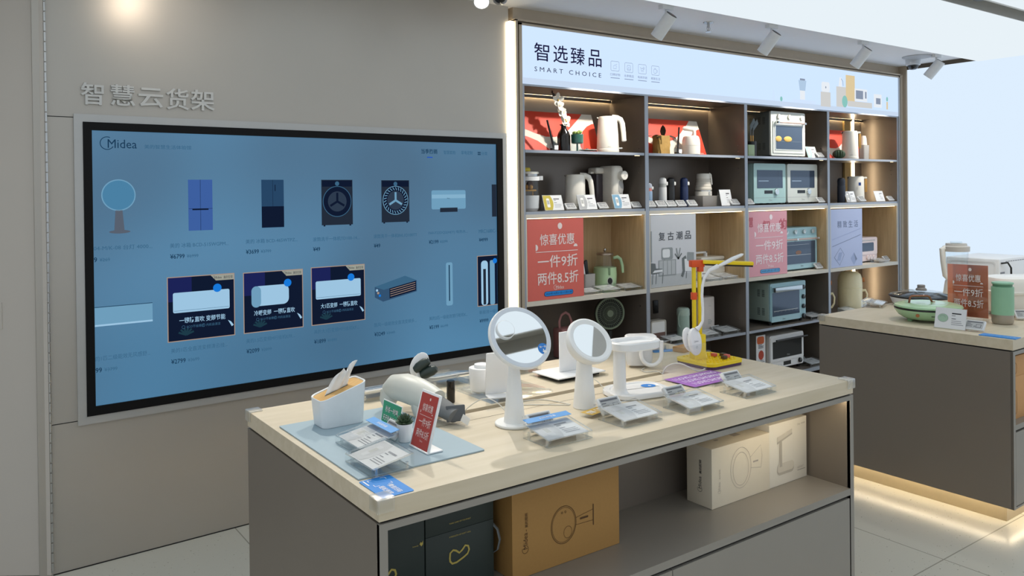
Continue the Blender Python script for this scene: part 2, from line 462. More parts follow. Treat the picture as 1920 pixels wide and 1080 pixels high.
# ---------------------------------------------------------------- wall lettering
WL = mat('letter_white', 'c9c9c6', .5)
t = thing('wall_lettering', 'raised pale wall lettering above the large screen', 'sign', (.371, 3.954, 0), A)
ch = '智慧云货架'
for c, x0, x1, z0, z1 in (('智', .503, .594, 2.037, 2.135), ('慧', .622, .723, 2.04, 2.135), ('云', .737, .843, 2.04, 2.128), ('货', .856, .957, 2.035, 2.134), ('架', .967, 1.077, 2.037, 2.135)):
    v, f, a0, a1, c0, c1 = text_geo(c, .012)
    M = FR(); b = MB(); kx = (wx(x1) - wx(x0)) / (a1 - a0); kz = (z1 - z0) / (c1 - c0)
    n = len(v); top = [(wx(x0) + (q[0] - a0) * kx, z0 + (q[1] - c0) * kz) for q in v]
    from collections import Counter
    ec = Counter(); 
    for fc in f:
        for i in range(len(fc)): ec[(fc[i], fc[(i + 1) % len(fc)])] += 1
    sides = [(e_[0], e_[1], e_[1] + n, e_[0] + n) for e_ in ec if (e_[1], e_[0]) not in ec]
    b.add([(x, y, .012) for x, y in top] + [(x, y, .001) for x, y in top], list(f) + [s_[::-1] for s_ in sides], WL, M)
    b.build('letter', t)
# ---------------------------------------------------------------- wall display
SCB = (0.062, 0.215, 0.355)
def em(name, h, k=1.0):
    c = lin(h); return glow(name, tuple(x * k for x in c), 1.0)
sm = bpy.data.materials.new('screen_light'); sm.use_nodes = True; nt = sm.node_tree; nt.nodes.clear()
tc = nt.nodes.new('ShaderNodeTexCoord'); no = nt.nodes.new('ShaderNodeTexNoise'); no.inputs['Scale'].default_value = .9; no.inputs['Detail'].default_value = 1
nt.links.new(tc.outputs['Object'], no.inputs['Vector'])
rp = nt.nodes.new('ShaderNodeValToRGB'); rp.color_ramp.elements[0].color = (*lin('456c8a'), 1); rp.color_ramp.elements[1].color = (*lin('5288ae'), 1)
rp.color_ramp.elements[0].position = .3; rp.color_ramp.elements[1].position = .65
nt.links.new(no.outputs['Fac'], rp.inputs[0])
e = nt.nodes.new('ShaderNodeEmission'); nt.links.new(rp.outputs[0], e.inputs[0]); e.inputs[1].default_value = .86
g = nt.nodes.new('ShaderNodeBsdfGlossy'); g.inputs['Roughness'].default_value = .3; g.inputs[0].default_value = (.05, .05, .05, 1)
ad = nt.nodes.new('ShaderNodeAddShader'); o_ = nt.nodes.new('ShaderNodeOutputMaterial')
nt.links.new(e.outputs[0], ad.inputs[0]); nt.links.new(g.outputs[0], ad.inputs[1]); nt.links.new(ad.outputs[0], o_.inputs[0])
disp = thing('wall_display', 'huge black-framed wall screen showing a blue shop page', 'screen', (.371, 3.954, 0), A)
def ring(mb, X0, X1, Z0, Z1, x0, x1, z0, z1, y0, y1, m):   # rectangular surround standing on the wall
    mb.frame([(X0, Z0), (X1, Z0), (X1, Z1), (X0, Z1)], [(x0, z0), (x1, z0), (x1, z1), (x0, z1)], y0, y1, m, FR())
b = MB(); ring(b, wx(.473), wx(2.838), .628, 1.995, wx(.508), wx(2.805), .663, 1.961, .0005, .010, SILV); b.build('mounting_frame', disp)
b = MB(); ring(b, wx(.508), wx(2.805), .663, 1.961, wx(.543), wx(2.760), .703, 1.925, .0005, .014, mat('bezel_black', '08080a', .55)); b.build('bezel', disp); MATS['bezel_black'].node_tree.nodes['Principled BSDF'].inputs['Specular IOR Level'].default_value = .2
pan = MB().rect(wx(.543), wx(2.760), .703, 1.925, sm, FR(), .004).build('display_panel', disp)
F = FR(0, 0, 0)
c_dk = em('ui_dark', '1b3a55'); c_md = em('ui_grey', '3b6482'); c_lt = em('ui_pale', '6e9dbb'); c_bl = em('ui_blue', '2a55b8'); c_nv = em('ui_navy', '101a30')
c_wh = em('ui_white', '9cc4e0'); c_ir = em('ui_iron', '232c3a'); c_cp = em('ui_copper', '57606e'); c_pu = em('ui_violet', '3d5f9f'); c_gd = em('ui_gold', 'a58f82'); c_dot = em('ui_dot', '1878d8'); c_cr = em('ui_cream', '9a9d92')
Z = .0055
def sx(x): return wx(x)
b = MB(); logo(b, sx(.577), 1.843, sx(.728) - sx(.577), c_dk, F, .02, Z); b.build('page_logo', pan)
b = MB().text('美的智慧生活体验馆', sx(.760), sx(.967), 1.849, 1.868, c_md, F, z=Z); b.build('page_title', pan)
MB().text('当季热销', sx(2.231), sx(2.338), 1.857, 1.885, c_dk, F, .01, z=Z).rect(sx(2.269), sx(2.305), 1.834, 1.840, c_bl, F, Z).build('menu_text', pan)
MB().text('智慧套购', sx(2.382), sx(2.463), 1.857, 1.879, c_md, F, z=Z).build('menu_text', pan)
MB().text('家电定制', sx(2.505), sx(2.585), 1.858, 1.880, c_md, F, z=Z).build('menu_text', pan)
b = MB().text('分类', sx(2.648), sx(2.695), 1.856, 1.878, c_md, F, z=Z)
for i in range(2):
    for j in range(2): b.rect(sx(2.624 + .011 * i), sx(2.632 + .011 * i), 1.857 + .011 * j, 1.865 + .011 * j, c_dk, F, Z)
b.build('menu_text', pan)


def caption(x, x1, z, s, price, old):
    MB().text(s, sx(x), sx(x1), z - .011, z + .011, c_md, F, z=Z).build('caption_text', pan)
    b = MB().text(price, sx(x), sx(x) + .013 * len(price), z - .062, z - .040, c_dk, F, .012, z=Z)
    if old:
        xo = sx(x) + .013 * len(price) + .01
        b.text(old, xo, xo + .0105 * len(old), z - .060, z - .044, c_md, F, z=Z).rect(xo, xo + .0105 * len(old), z - .053, z - .0515, c_md, F, Z + .0003)
    b.build('price_text', pan)
for a in ((.545, .788, 1.402, '04-M/K-08 台灯 4000...', '9', '¥269'), (.865, 1.136, 1.398, '美的 冰箱 BCD-515WGPM...', '¥6799', '¥6999'), (1.220, 1.487, 1.401, '美的 冰箱 BCD-465WTPZ...', '¥3699', '¥3799'),
          (1.571, 1.836, 1.396, '滚筒洗干一体机TD100-14...', '¥49', ''), (1.923, 2.196, 1.397, '滚筒洗干一体机BVL1D100TT', '¥49', ''), (2.274, 2.544, 1.401, 'F60-F22DQ2(HEY) 电热水...', '¥2199', '¥2299'), (2.625, 2.752, 1.398, 'MRC1680C-', '¥4999', ''),
          (.545, .772, .911, '的1匹二级能效无风感舒...', '99', '¥3799'), (.863, 1.124, .906, '美的1匹全直流变频清云挂...', '¥2799', '¥3699'), (1.216, 1.466, .909, '美的1.5匹变频M行挂机KFR...', '¥2099', '¥2099'), (1.570, 1.826, .913, '美的大1匹变频M行挂机KF...', '¥1899', '¥1899'),
          (1.919, 2.186, .911, '酷风一级能效全直流变频多...', '¥3249', '¥3449'), (2.270, 2.537, .910, '美的2匹一级能效慧行柜机K...', '¥5199', '¥6199'), (2.622, 2.752, .910, '新能效一级1', '¥9999', '')): caption(*a)
# pictures on the page
b = MB().flat(ell(.071, .071, 40, sx(.649), 1.637), c_lt, F, Z).flat(ell(.066, .066, 40, sx(.649), 1.637), em('ui_disc', '4a80a3'), F, Z + .0004)
b.flat([(sx(.635), 1.570), (sx(.664), 1.570), (sx(.672), 1.472), (sx(.629), 1.472)], c_cp, F, Z).flat(ell(.044, .008, 24, sx(.652), 1.472), c_cp, F, Z).build('product_print', pan)
b = MB().rect(sx(.950), sx(1.062), 1.465, 1.707, c_pu, F, Z).rect(sx(1.005), sx(1.0065), 1.465, 1.707, c_nv, F, Z + .0004).rect(sx(.952), sx(1.062), 1.568, 1.5695, c_nv, F, Z + .0004).rect(sx(.968), sx(1.043), 1.562, 1.568, c_nv, F, Z + .0005); b.build('product_print', pan)
b = MB().rect(sx(1.302), sx(1.417), 1.466, 1.707, em('ui_steelblue', '274564'), F, Z).rect(sx(1.302), sx(1.417), 1.468, 1.573, c_nv, F, Z + .0004).rect(sx(1.359), sx(1.3605), 1.573, 1.707, c_nv, F, Z + .0005).rect(sx(1.37), sx(1.374), 1.65, 1.682, c_nv, F, Z + .0005); b.build('product_print', pan)
def washer(x0, x1, z0, z1, dr, spokes):
    cx = (sx(x0) + sx(x1)) / 2; cz = z0 + (z1 - z0) * .52; w = sx(x1) - sx(x0)
    b = MB().rect(sx(x0), sx(x1), z0, z1, c_ir, F, Z).rect(sx(x0) + .004, sx(x1) - .004, z1 - .036, z1 - .004, c_nv, F, Z + .0004)
    b.flat(ell(w * .46, w * .46, 36, cx, cz), c_lt if spokes else c_md, F, Z + .0004).flat(ell(w * .44, w * .44, 36, cx, cz), c_nv, F, Z + .0006).flat(ell(w * .3, w * .3, 30, cx, cz), em('ui_drum', '2e3b4d'), F, Z + .0008)
    b.flat(ell(.012, .012, 16, cx, z1 - .02), c_md, F, Z + .0006)
    for k in range(3):
        a = math.radians(90 + 120 * k); b.stroke([(cx, cz), (cx + w * .26 * math.cos(a), cz + w * .26 * math.sin(a))], .012, c_lt if spokes else c_nv, F, Z + .001)
    if spokes:
        for k in range(26):
            a = 2 * PI * k / 26; b.stroke([(cx + w * .33 * math.cos(a), cz + w * .33 * math.sin(a)), (cx + w * .42 * math.cos(a + .12), cz + w * .42 * math.sin(a + .12))], .004, c_lt, F, Z + .001)
    for q in (x0 + .01, x1 - .02): b.rect(sx(q), sx(q + .01), z0 - .006, z0, c_nv, F, Z)
    b.build('product_print', pan)
washer(1.621, 1.799, 1.468, 1.707, 0, False); washer(1.973, 2.148, 1.472, 1.705, 0, True)
b = MB().flat(rr(.237, .11, .01, 4, sx(2.413), 1.592), c_lt, F, Z).rect(sx(2.297), sx(2.53), 1.60, 1.622, em('ui_pale2', '84b0cb'), F, Z + .0004).rect(sx(2.352), sx(2.473), 1.520, 1.545, c_ir, F, Z + .0005).text('Midea', sx(2.40), sx(2.42), 1.597, 1.603, c_dk, F, z=Z + .0008).build('product_print', pan)
MB().rect(sx(2.724), sx(2.758), 1.484, 1.680, c_ir, F, Z).build('product_print', pan)
b = MB().rect(sx(.545), sx(.785), 1.054, 1.141, c_lt, F, Z).rect(sx(.545), sx(.785), 1.054, 1.062, c_wh, F, Z + .0004).rect(sx(.545), sx(.785), 1.138, 1.141, c_dk, F, Z + .0004).build('product_print', pan)
def advert(x0, x1, z0, z1, s1, s2, kind):
    X0, X1 = sx(x0), sx(x1); w = X1 - X0; h = z1 - z0
    b = MB().rect(X0 - .004, X1 + .004, z0 - .004, z1 + .004, c_gd, F, Z).rect(X0, X1, z0, z1, c_nv, F, Z + .0004)
    b.rect(X0, X0 + w * .35, z0 + h * .62, z1, em('ui_indigo', '1c2356'), F, Z + .0006)
    b.flat([(X1 - w * .36, z1), (X1, z1), (X1, z1 - h * .09), (X1 - w * .28, z1 - h * .09)], c_cr, F, Z + .0008)
    logo(b, X1 - w * .33, z1 - h * .065, w * .14, c_nv, F, .01, Z + .0011); b.text('美的空调', X1 - w * .16, X1 - w * .02, z1 - h * .07, z1 - h * .02, c_nv, F, z=Z + .0011)
    if kind == 0: b.flat(rr(w * .86, h * .32, .008, 4, X0 + w * .5, z0 + h * .60), c_wh, F, Z + .001).rect(X0 + w * .08, X0 + w * .92, z0 + h * .47, z0 + h * .475, c_md, F, Z + .0014)
    else: b.flat(rr(w * .62, h * .34, .03, 6, X0 + w * .45, z0 + h * .60), c_wh, F, Z + .001).flat(rr(w * .16, h * .36, .024, 6, X0 + w * .2, z0 + h * .59), c_lt, F, Z + .0013)
    b.flat(ell(w * .066, w * .066, 24, X0 + w * .74, z0 + h * .79), c_dot, F, Z + .0016)
    b.text(s1, X0 + w * .16, X0 + w * .86, z0 + h * .27, z0 + h * .36, c_wh, F, .01, z=Z + .0012).text(s2, X0 + w * .27, X0 + w * .78, z0 + h * .185, z0 + h * .23, c_md, F, z=Z + .0012)
    for k in (.22, .52): b.stroke(ell(w * .024, w * .024, 12, X0 + w * k, z0 + h * .207), .0015, c_md, F, Z + .0012, True)
    for k in range(6):
        a = math.radians(20 + 28 * k); b.stroke([(X0 + w * .26, z0 + h * .08), (X0 + w * .26 + w * .12 * math.cos(a), z0 + h * .09 + h * .11 * math.sin(a))], .009, em('ui_leaf', '1d3a48'), F, Z + .0008)
    b.flat([(X1 - w * .1, z0 + h * .25), (X1 - w * .05, z0 + h * .22), (X1 - .003, z0 + h * .16), (X1 - w * .04, z0 + h * .14)], c_wh, F, Z + .001)
    b.build('product_print', pan)
advert(.853, 1.158, .950, 1.247, '一键防直吹 变频节能', 'ECO节省模式  内机自清洁', 0); advert(1.208, 1.509, .950, 1.244, '冷暖变频  一键防直吹', 'ECO节省模式  内机自清洁', 1); advert(1.561, 1.861, .951, 1.247, '大1匹变频  一键防直吹', 'ECO节省模式  内机自清洁', 0)
b = MB(); P0 = [(1.925, 1.120), (2.115, 1.168), (2.19, 1.138), (2.19, 1.075), (1.975, 1.035), (1.925, 1.062)]
b.flat([(sx(x), z) for x, z in P0], em('ui_duct', '33516f'), F, Z).flat([(sx(x), z) for x, z in ((2.015, 1.105), (2.185, 1.135), (2.185, 1.08), (2.015, 1.05))], c_nv, F, Z + .0004)
b.flat([(sx(x), z) for x, z in ((1.925, 1.120), (2.115, 1.168), (2.19, 1.138), (1.98, 1.10))], c_md, F, Z + .0004)
for k in range(4): b.stroke([(sx(2.02), 1.062 + k * .012), (sx(2.18), 1.09 + k * .012)], .003, c_gd, F, Z + .0006)
for x, z, c in ((1.945, 1.085, c_gd), (1.955, 1.07, c_dot), (1.938, 1.10, c_wh)): b.flat(ell(.007, .007, 10, sx(x), z), c, F, Z + .0007)
b.build('product_print', pan)
b = MB().flat(rr(.046, .252, .012, 4, sx(2.410), 1.099), c_lt, F, Z).rect(sx(2.406), sx(2.414), 1.0, 1.21, c_dk, F, Z + .0004).build('product_print', pan)
b = MB().rect(sx(2.609), sx(2.758), .946, 1.251, c_gd, F, Z).rect(sx(2.613), sx(2.758), .950, 1.247, c_nv, F, Z + .0004).flat(rr(.05, .27, .02, 5, sx(2.662), 1.085), c_wh, F, Z + .0008).rect(sx(2.652), sx(2.672), .955, 1.17, c_ir, F, Z + .001).flat(rr(.036, .27, .01, 5, sx(2.72), 1.085), c_lt, F, Z + .0008).flat(ell(.016, .016, 18, sx(2.74), 1.215), c_dot, F, Z + .0012).build('product_print', pan)

# ---------------------------------------------------------------- display tables
def counter(name, label, loc, rz, L, D, slot=None, doors=2, niche=True):
    t = thing(name, label, 'table', loc, rz)
    zt, zb = .9, .85
    b = MB()
    if slot:
        sx0, sx1, sy0, sy1 = slot
        b.box(0, L, 0, sy0, zb, zt, OAK).box(0, L, sy1, D, zb, zt, OAK).box(0, sx0, sy0, sy1, zb, zt, OAK).box(sx1, L, sy0, sy1, zb, zt, OAK)
    else: b.box(0, L, 0, D, zb, zt, OAK)
    b.build('tabletop', t)
    if slot:
        MB().box(sx0, sx1, sy0, sy1, .842, .86, PITCH).build('cable_slot', t)
        MB().box(.12, L - .45, sy0 - .075, sy0 - .0735, zt, zt + .0004, DARKG).build('flap_seam', t)
    b = MB().box(.008, L - .008, .008, D - .008, .832, zb, PITCH); b.build('shadow_gap', t)
    e = .022
    MB().box(0, e, .0, D, .09, .843, CABD).build('side_panel', t); MB().box(L - e, L, 0, D, .09, .843, CABD).build('side_panel', t)
    b = MB().box(0, e, -.001, .012, .09, .8435, CABG).box(L - e, L, -.001, .012, .09, .8435, CABG).box(e, L - e, -.001, .4, .826, .8435, CABG).box(e, L - e, -.001, .012, .09, .10, CABG)
    b.build('front_frame', t)
    MB().box(e, L - e, 0, .40, .466, .491, CABG).build('niche_shelf', t)
    MB().box(e, L - e, .372, .39, .491, .826, CABD).build('niche_back', t)
    MB().box(e, L - e, D - .02, D, .09, .843, CABD).build('back_panel', t)
    MB().box(e, L - e, .012, .03, .10, .466, PITCH).build('door_gap', t)
    w = (L - 2 * e) / doors
    for i in range(doors):
        MB().box(e + i * w + (.004 if i == 0 else .0015), e + (i + 1) * w - (.006 if i == doors - 1 else .0015), .0, .018, .104, .455, CABG).build('door', t)
    MB().box(.07, L - .07, .06, D - .06, 0, .09, mat('plinth_metal', 'b7a88c', .35, .5)).build('plinth', t)
    # light strips: along the front edge of the niche top and under the overhang
    MB().box(L - .50, L - .03, .016, .028, .8205, .826, LEDP).build('niche_light', t)
    b = MB()
    for y in (.035, D - .045): b.box(.05, L - .05, y, y + .01, .086, .09, LEDP)
    for x in (.035, L - .045): b.box(x, x + .01, .05, D - .05, .086, .09, LEDP)
    b.build('plinth_light', t)
    return t
counter('display_table', 'long oak-topped grey display table in the foreground, covered with gadgets', (.8316, 1.7205, 0), 0, 1.98, .9956, (.17, 1.53, .512, .548))
counter('display_table', 'oak-topped grey display table at the right with the pan and thermos', (4.129, 1.7049, 0), .756, 2.0, 1.02, None, 2)

# ---------------------------------------------------------------- shelving unit
BACK = 4.36
unit = thing('shelving_unit', 'built-in grey shelving wall with four bays of kitchen appliances', 'shelving', (2.889, 4.0, 0))
U = T(-2.889, -4.0, 0)
xs = [(2.938, 2.960), (4.003, 4.037), (5.084, 5.117), (6.184, 6.215), (7.305, 7.330)]
for x0, x1 in xs:
    MB().box(x0, x1, 4.004, BACK + .02, 0, 2.295, SHELFG, U).box(x0, x1, 4.0, 4.005, 0, 2.295, EDGEG, U).build('upright', unit)
MB().box(2.94, 7.33, BACK, BACK + .03, 0, 2.30, SHELFG, U).build('back_panel', unit)
MB().box(2.938, 7.326, 4.006, BACK + .02, 2.296, 2.318, SHELFG, U).box(2.938, 7.326, 3.998, 4.006, 2.294, 2.306, EDGEG, U).build('top_board', unit)
bays = [(2.960, 4.003), (4.037, 5.084), (5.117, 6.184), (6.215, 7.305)]
def shelf(x0, x1, z, h=.018):
    s_ = MB().box(x0 + .002, x1 - .008, 4.004, BACK, z - h, z, SHELFG, U).box(x0 + .002, x1 - .008, 4.0, 4.005, z - h, z, EDGEG, U).build('shelf', unit)
    return s_
GLZ = mat('dark_shelf_top', '4d4945', .25, 0, .02)
for i, (x0, x1) in enumerate(bays):
    shelf(x0, x1, 1.896); s_ = shelf(x0, x1, 1.508)
    # oak-lined box of the third row
    b = MB().box(x0, x1, 4.0, BACK - .002, 1.466, 1.490, PEG, U).box(x0, x1, 4.0, BACK - .002, .914, .944, PEG, U).box(x0, x0 + .008, 4.0, BACK - .002, .944, 1.466, PEG, U).box(x1 - .008, x1, 4.0, BACK - .002, .944, 1.466, PEG, U)
    lb = b.build('liner_box', unit)
    MB().box(x0 + .008, x1 - .008, BACK - .012, BACK - .003, .944, 1.466, LINER, U).box(x1 - .0105, x1 - .008, 4.012, BACK - .003, .944, 1.466, LINER, U).box(x0 + .008, x0 + .0105, 4.012, BACK - .003, .944, 1.466, LINER, U).build('oak_lining', lb)
    # light strips
    MB().box(x0 + .02, x1 - .02, 4.02, 4.03, 1.4615, 1.466, LEDW, U).build('light_strip', unit)
    MB().box(x0 + .01, x1 - .01, BACK - .014, BACK - .006, 2.289, 2.2955, LEDC, U).build('light_strip', unit); MB().box(x0 + .002, x1 - .002, BACK - .024, BACK - .021, 2.274, 2.2955, SHELFG, U).build('light_lip', unit)
    MB().box(x1 - .075, x1 - .03, 4.022, 4.028, 1.875, 1.878, LEDS, U).build('light_strip', unit)
    MB().box(x1 - .075, x1 - .03, 4.022, 4.028, .911, .914, LEDS, U).build('light_strip', unit)
    s_ = shelf(x0, x1, .525, .02); shelf(x0, x1, .13, .03)
    b = MB()
    for z in (1.98, 1.93, 1.80, 1.76, .82, .62, .38, .30):
        b.cyl(.004, 0, .003, STEEL, U @ T(x1 - .001, 4.06, z) @ RY(-90), 8)
    b.build('shelf_pin_stud', unit)
# moulded surround
def mould(x0, x1, z0, z1, w, d, y, m, name):
    MB().box(x0, x1, y, y + d, z0, z1, m, U).build(name, unit)
b = MB().box(2.889, 2.904, 3.985, 4.03, 0, 2.697, CHAMP, U).box(2.904, 2.915, 3.997, 4.03, 0, 2.69, DARKG, U).box(2.915, 2.938, 3.988, 4.01, 0, 2.680, CHAMP, U)
b.box(2.889, 7.361, 3.985, 4.03, 2.690, 2.702, CHAMP, U).box(2.9, 7.35, 3.997, 4.03, 2.680, 2.690, DARKG, U).box(2.915, 7.345, 3.988, 4.01, 2.668, 2.680, CHAMP, U)
b.box(7.345, 7.361, 3.985, 4.03, 0, 2.697, CHAMP, U).box(7.338, 7.345, 3.997, 4.03, 0, 2.69, DARKG, U).box(7.326, 7.338, 3.988, 4.01, 0, 2.680, SILV, U)
b.build('moulding', unit)
MB().box(2.864, 2.886, 4.012, 4.032, .02, 2.688, glow('led_edge', (1, .86, .62), 9), U).build('edge_light', unit)
# vertical light profile in the last bay
for z0, z1 in ((.145, .91), (1.512, 2.29)): MB().box(6.985, 7.085, 4.337, 4.357, z0, z1, mat('profile_gold', 'b59a66', .4, .5), U).build('light_profile', unit)
for z0, z1 in ((1.90, 2.29), (1.512, 1.876), (.53, .91)):
    MB().box(7.118, 7.140, 4.334, 4.346, z0, z1, LEDP, U).build('light_strip', unit)

# lightbox sign along the top
sgn = thing('lightbox_sign', 'long glowing pale-blue sign above the shelves with dark lettering', 'sign', (2.938, 4.0, 2.306))
V = T(-2.938, -4.0, -2.306); SF = V @ FR(0, 3.999, 0)
LB = glow('lightbox_face', (.60, .755, .99), E_SIGN)
MB().box(2.9385, 7.3255, 3.999, 4.0045, 2.3065, 2.6675, LB, V).build('lit_face', sgn)
sd = glow('sign_ink', (.012, .012, .05), 1.0); sg_ = glow('sign_ink_grey', (.20, .24, .36), 1.0)
b = MB()
for c, x0, x1 in (('智', 3.039, 3.16), ('选', 3.192, 3.313), ('臻', 3.336, 3.457), ('品', 3.49, 3.604)): b.text(c, x0, x1, 2.459, 2.572, sd, SF, .006)
b.build('lettering', sgn)
MB().text('S M A R T   C H O I C E', 3.040, 3.600, 2.391, 2.420, sd, SF).build('subtitle_lettering', sgn)
b = MB()
for i, s in enumerate(('口碑好物', '当季精选', '电商热销', '精致生活')):
    b = MB()
    x = 3.688 + i * .1285; z = 2.4465
    b.stroke(rr(.076, .064, .009, 4, x + .038, z + .032), .0022, sg_, SF, closed=True)
    b.text(s, x - .006, x + .084, 2.416 - .004, 2.43, sg_, SF).rect(x - .004, x + .08, 2.396, 2.400, sg_, SF, .0005)
    cx, cz = x + .038, z + .03
    if i == 0: b.stroke([(cx - .016, cz - .014), (cx - .016, cz + .004), (cx - .004, cz + .004), (cx + .002, cz + .016), (cx + .006, cz + .004), (cx + .014, cz + .004), (cx + .012, cz - .014)], .002, sg_, SF, closed=True).stroke([(cx + .01, cz + .012), (cx + .018, cz + .018)], .002, sg_, SF)
    if i == 1: b.stroke(rr(.032, .034, .006, 3, cx, cz), .002, sg_, SF, closed=True).stroke([(cx - .016, cz - .009), (cx + .016, cz - .009)], .002, sg_, SF).stroke([(cx - .007, cz + .006), (cx, cz), (cx + .007, cz + .006)], .002, sg_, SF)
    if i == 2: b.stroke([(cx - .02, cz + .012), (cx - .014, cz + .012), (cx - .010, cz - .008), (cx + .01, cz - .008), (cx + .014, cz + .006), (cx - .012, cz + .006)], .002, sg_, SF).stroke(ell(.007, .008, 10, cx + .014, cz + .01), .002, sg_, SF, closed=True).stroke([(cx - .008, cz - .014), (cx - .004, cz - .014)], .004, sg_, SF).stroke([(cx + .006, cz - .014), (cx + .01, cz - .014)], .004, sg_, SF)
    if i == 3: b.stroke(rr(.026, .028, .006, 3, cx - .003, cz - .003), .002, sg_, SF, closed=True).stroke(ell(.007, .008, 10, cx + .014, cz - .002, -90, 90), .002, sg_, SF).stroke([(cx - .012, cz + .016), (cx + .006, cz + .016)], .002, sg_, SF)
    b.build('feature_icon_print', sgn)
b = MB(); G = lambda n, h: glow('sg_' + n, tuple(v * .95 for v in lin(h)), 1.0)
cw, cy_, ct, cg, cb, ck = G('white', 'eef4fb'), G('yellow', 'e4cfa4'), G('beige', 'd6d6d4'), G('mint', '8ecbc4'), G('shade', 'b7d0ea'), G('grey', '8f9bb0')
b.rect(2.95, 7.32, 2.308, 2.345, G('floor', 'cfe0f6'), SF, .0003)
b.flat([(5.42, 2.345), (5.474, 2.345), (5.447, 2.452)], ct, SF).flat(ell(.016, .02, 16, 5.548, 2.365), cg, SF, .0006)
b.flat(rr(.33, .028, .012, 4, 5.85, 2.36), cy_, SF).rect(5.80, 5.868, 2.375, 2.45, cw, SF, .0008).flat([(5.796, 2.45), (5.872, 2.45), (5.888, 2.535), (5.78, 2.535)], cb, SF, .0008).rect(5.80, 5.87, 2.535, 2.55, ck, SF, .0008)
b.rect(6.09, 6.235, 2.335, 2.46, ct, SF, .0009).flat(rr(.12, .085, .02, 4, 6.162, 2.503), cw, SF, .0011).flat(ell(.008, .01, 10, 6.165, 2.50), ck, SF, .0013)
b.rect(6.465, 6.605, 2.40, 2.63, cy_, SF, .0008).rect(6.32, 6.465, 2.345, 2.52, ct, SF, .0011).flat([(6.355, 2.52), (6.405, 2.52), (6.40, 2.60), (6.37, 2.60)], cw, SF, .0011).stroke([(6.395, 2.59), (6.42, 2.57), (6.425, 2.53)], .006, ck, SF, .0012)
b.flat(ell(.042, .052, 20, 6.447, 2.395), cg, SF, .0016).rect(6.49, 6.88, 2.355, 2.405, ct, SF, .0013).rect(6.60, 6.80, 2.41, 2.52, cw, SF, .0015).rect(6.62, 6.735, 2.43, 2.505, ck, SF, .0017).rect(6.765, 6.79, 2.44, 2.50, ck, SF, .0017)
b.rect(6.91, 7.04, 2.37, 2.49, cw, SF, .0015).rect(6.945, 7.02, 2.40, 2.455, ck, SF, .0017).rect(7.12, 7.145, 2.36, 2.43, cy_, SF, .0015).flat(ell(.016, .022, 14, 7.132, 2.455), cg, SF, .0016)
b.build('appliance_print', sgn)
# ---------------------------------------------------------------- small repeated things (made once, copied later)
YZX = Matrix(((0, 0, 1, 0), (1, 0, 0, 0), (0, 1, 0, 0), (0, 0, 0, 1)))    # outline in (depth, height), pulled along the width
TAGW = mat('tag_white', 'dfe0e0', .45); TAGS = mat('tag_screen', 'b4b5b4', .4); TAGD = mat('tag_dark', '66676c', .5)
PUT = {}                                                                      # kinds already made


def price_tag(x, y, z, rz, label, group, s=1.0):
    if 'tag' in PUT: o = dup(PUT['tag'], (x, y, z), rz, label, group)
    else:
        o = PUT['tag'] = thing('price_tag', label, 'price tag', (x, y, z), rz, group)
        M = T(0, 0, .026) @ RX(48)
        b = MB().box(-.036, .036, -.022, .022, -.011, 0, TAGW, M, r=.003).build('tag_body', o)
        m = MB().rect(-.031, .031, -.017, .018, TAGS, M, .0004).rect(-.029, .027, .010, .015, TAGD, M, .0008)
        m.lines(-.029, -.006, -.013, .006, 3, TAGD, M, .0008, .35).text('¥', -.002, .003, -.011, -.004, TAGD, M, .01, z=.0008).rect(.005, .024, -.012, .003, TAGD, M, .0007).rect(.007, .022, -.010, .001, TAGS, M, .0009)
        m.build('screen_print', b)
        MB().box(-.016, .016, -.012, .022, 0, .003, ACR).box(-.006, .006, -.003, .003, .002, .018, ACR).build('foot', o)
    o.scale = (s, s, s)
    return o


def card_print(b, w, h, M, kind, seed):
    PIC = {'case': mat('pic_case', 'c3c4c5', .5), 'yellow': mat('pic_yellow', 'c9b640', .5), 'grey': mat('pic_grey', 'b4b5b6', .5), 'blue': mat('pic_blue', '7fa9c4', .5), 'none': None, 'mint': mat('pic_mint', 'a8cfc2', .5)}
    pm = PIC.get(kind)
    if kind == 'pan': b.flat(ell(w * .17, h * .2, 24, -w * .24, 0), mat('pic_pan', 'a9c7ae', .5), M, .0006).stroke(ell(w * .17, h * .2, 24, -w * .24, 0), .001, INKL, M, .0008, True).stroke([(-w * .34, .004), (-w * .30, .014), (-w * .2, .012), (-w * .16, .002)], .0015, INKL, M, .001)
    if pm:
        b.flat([(-w / 2 + .002, -h / 2 + .002), (-w * .1, -h / 2 + .002)] + [(-w * .1 + w * .1 * math.sin(PI * i / 8), -h / 2 + .002 + (h - .004) * i / 8) for i in range(1, 8)] + [(-w * .1, h / 2 - .002), (-w / 2 + .002, h / 2 - .002)], pm, M, .0005)
        b.flat(rr(w * .16, h * .6, w * .05, 4, -w * .26, 0), PLASTW if kind != 'case' else mat('pic_case2', 'cbcccd', .5), M, .0008).rect(-w * .32, -w * .2, -h * .1, h * .16, EPAP, M, .001)
    I2 = INKL if kind == 'case' else INK
    b.rect(w * .04, w * .34, h * .22, h * .28, I2, M, .0006).rect(w * .04, w * .16, h * .13, h * .165, INKL, M, .0006).rect(w * .04, w * .18, -.002, .0012, I2, M, .0006)
    b.lines(w * .04, w * .44, -h * .36, -h * .1, 3, INKL, M, .0006, .3, seed)


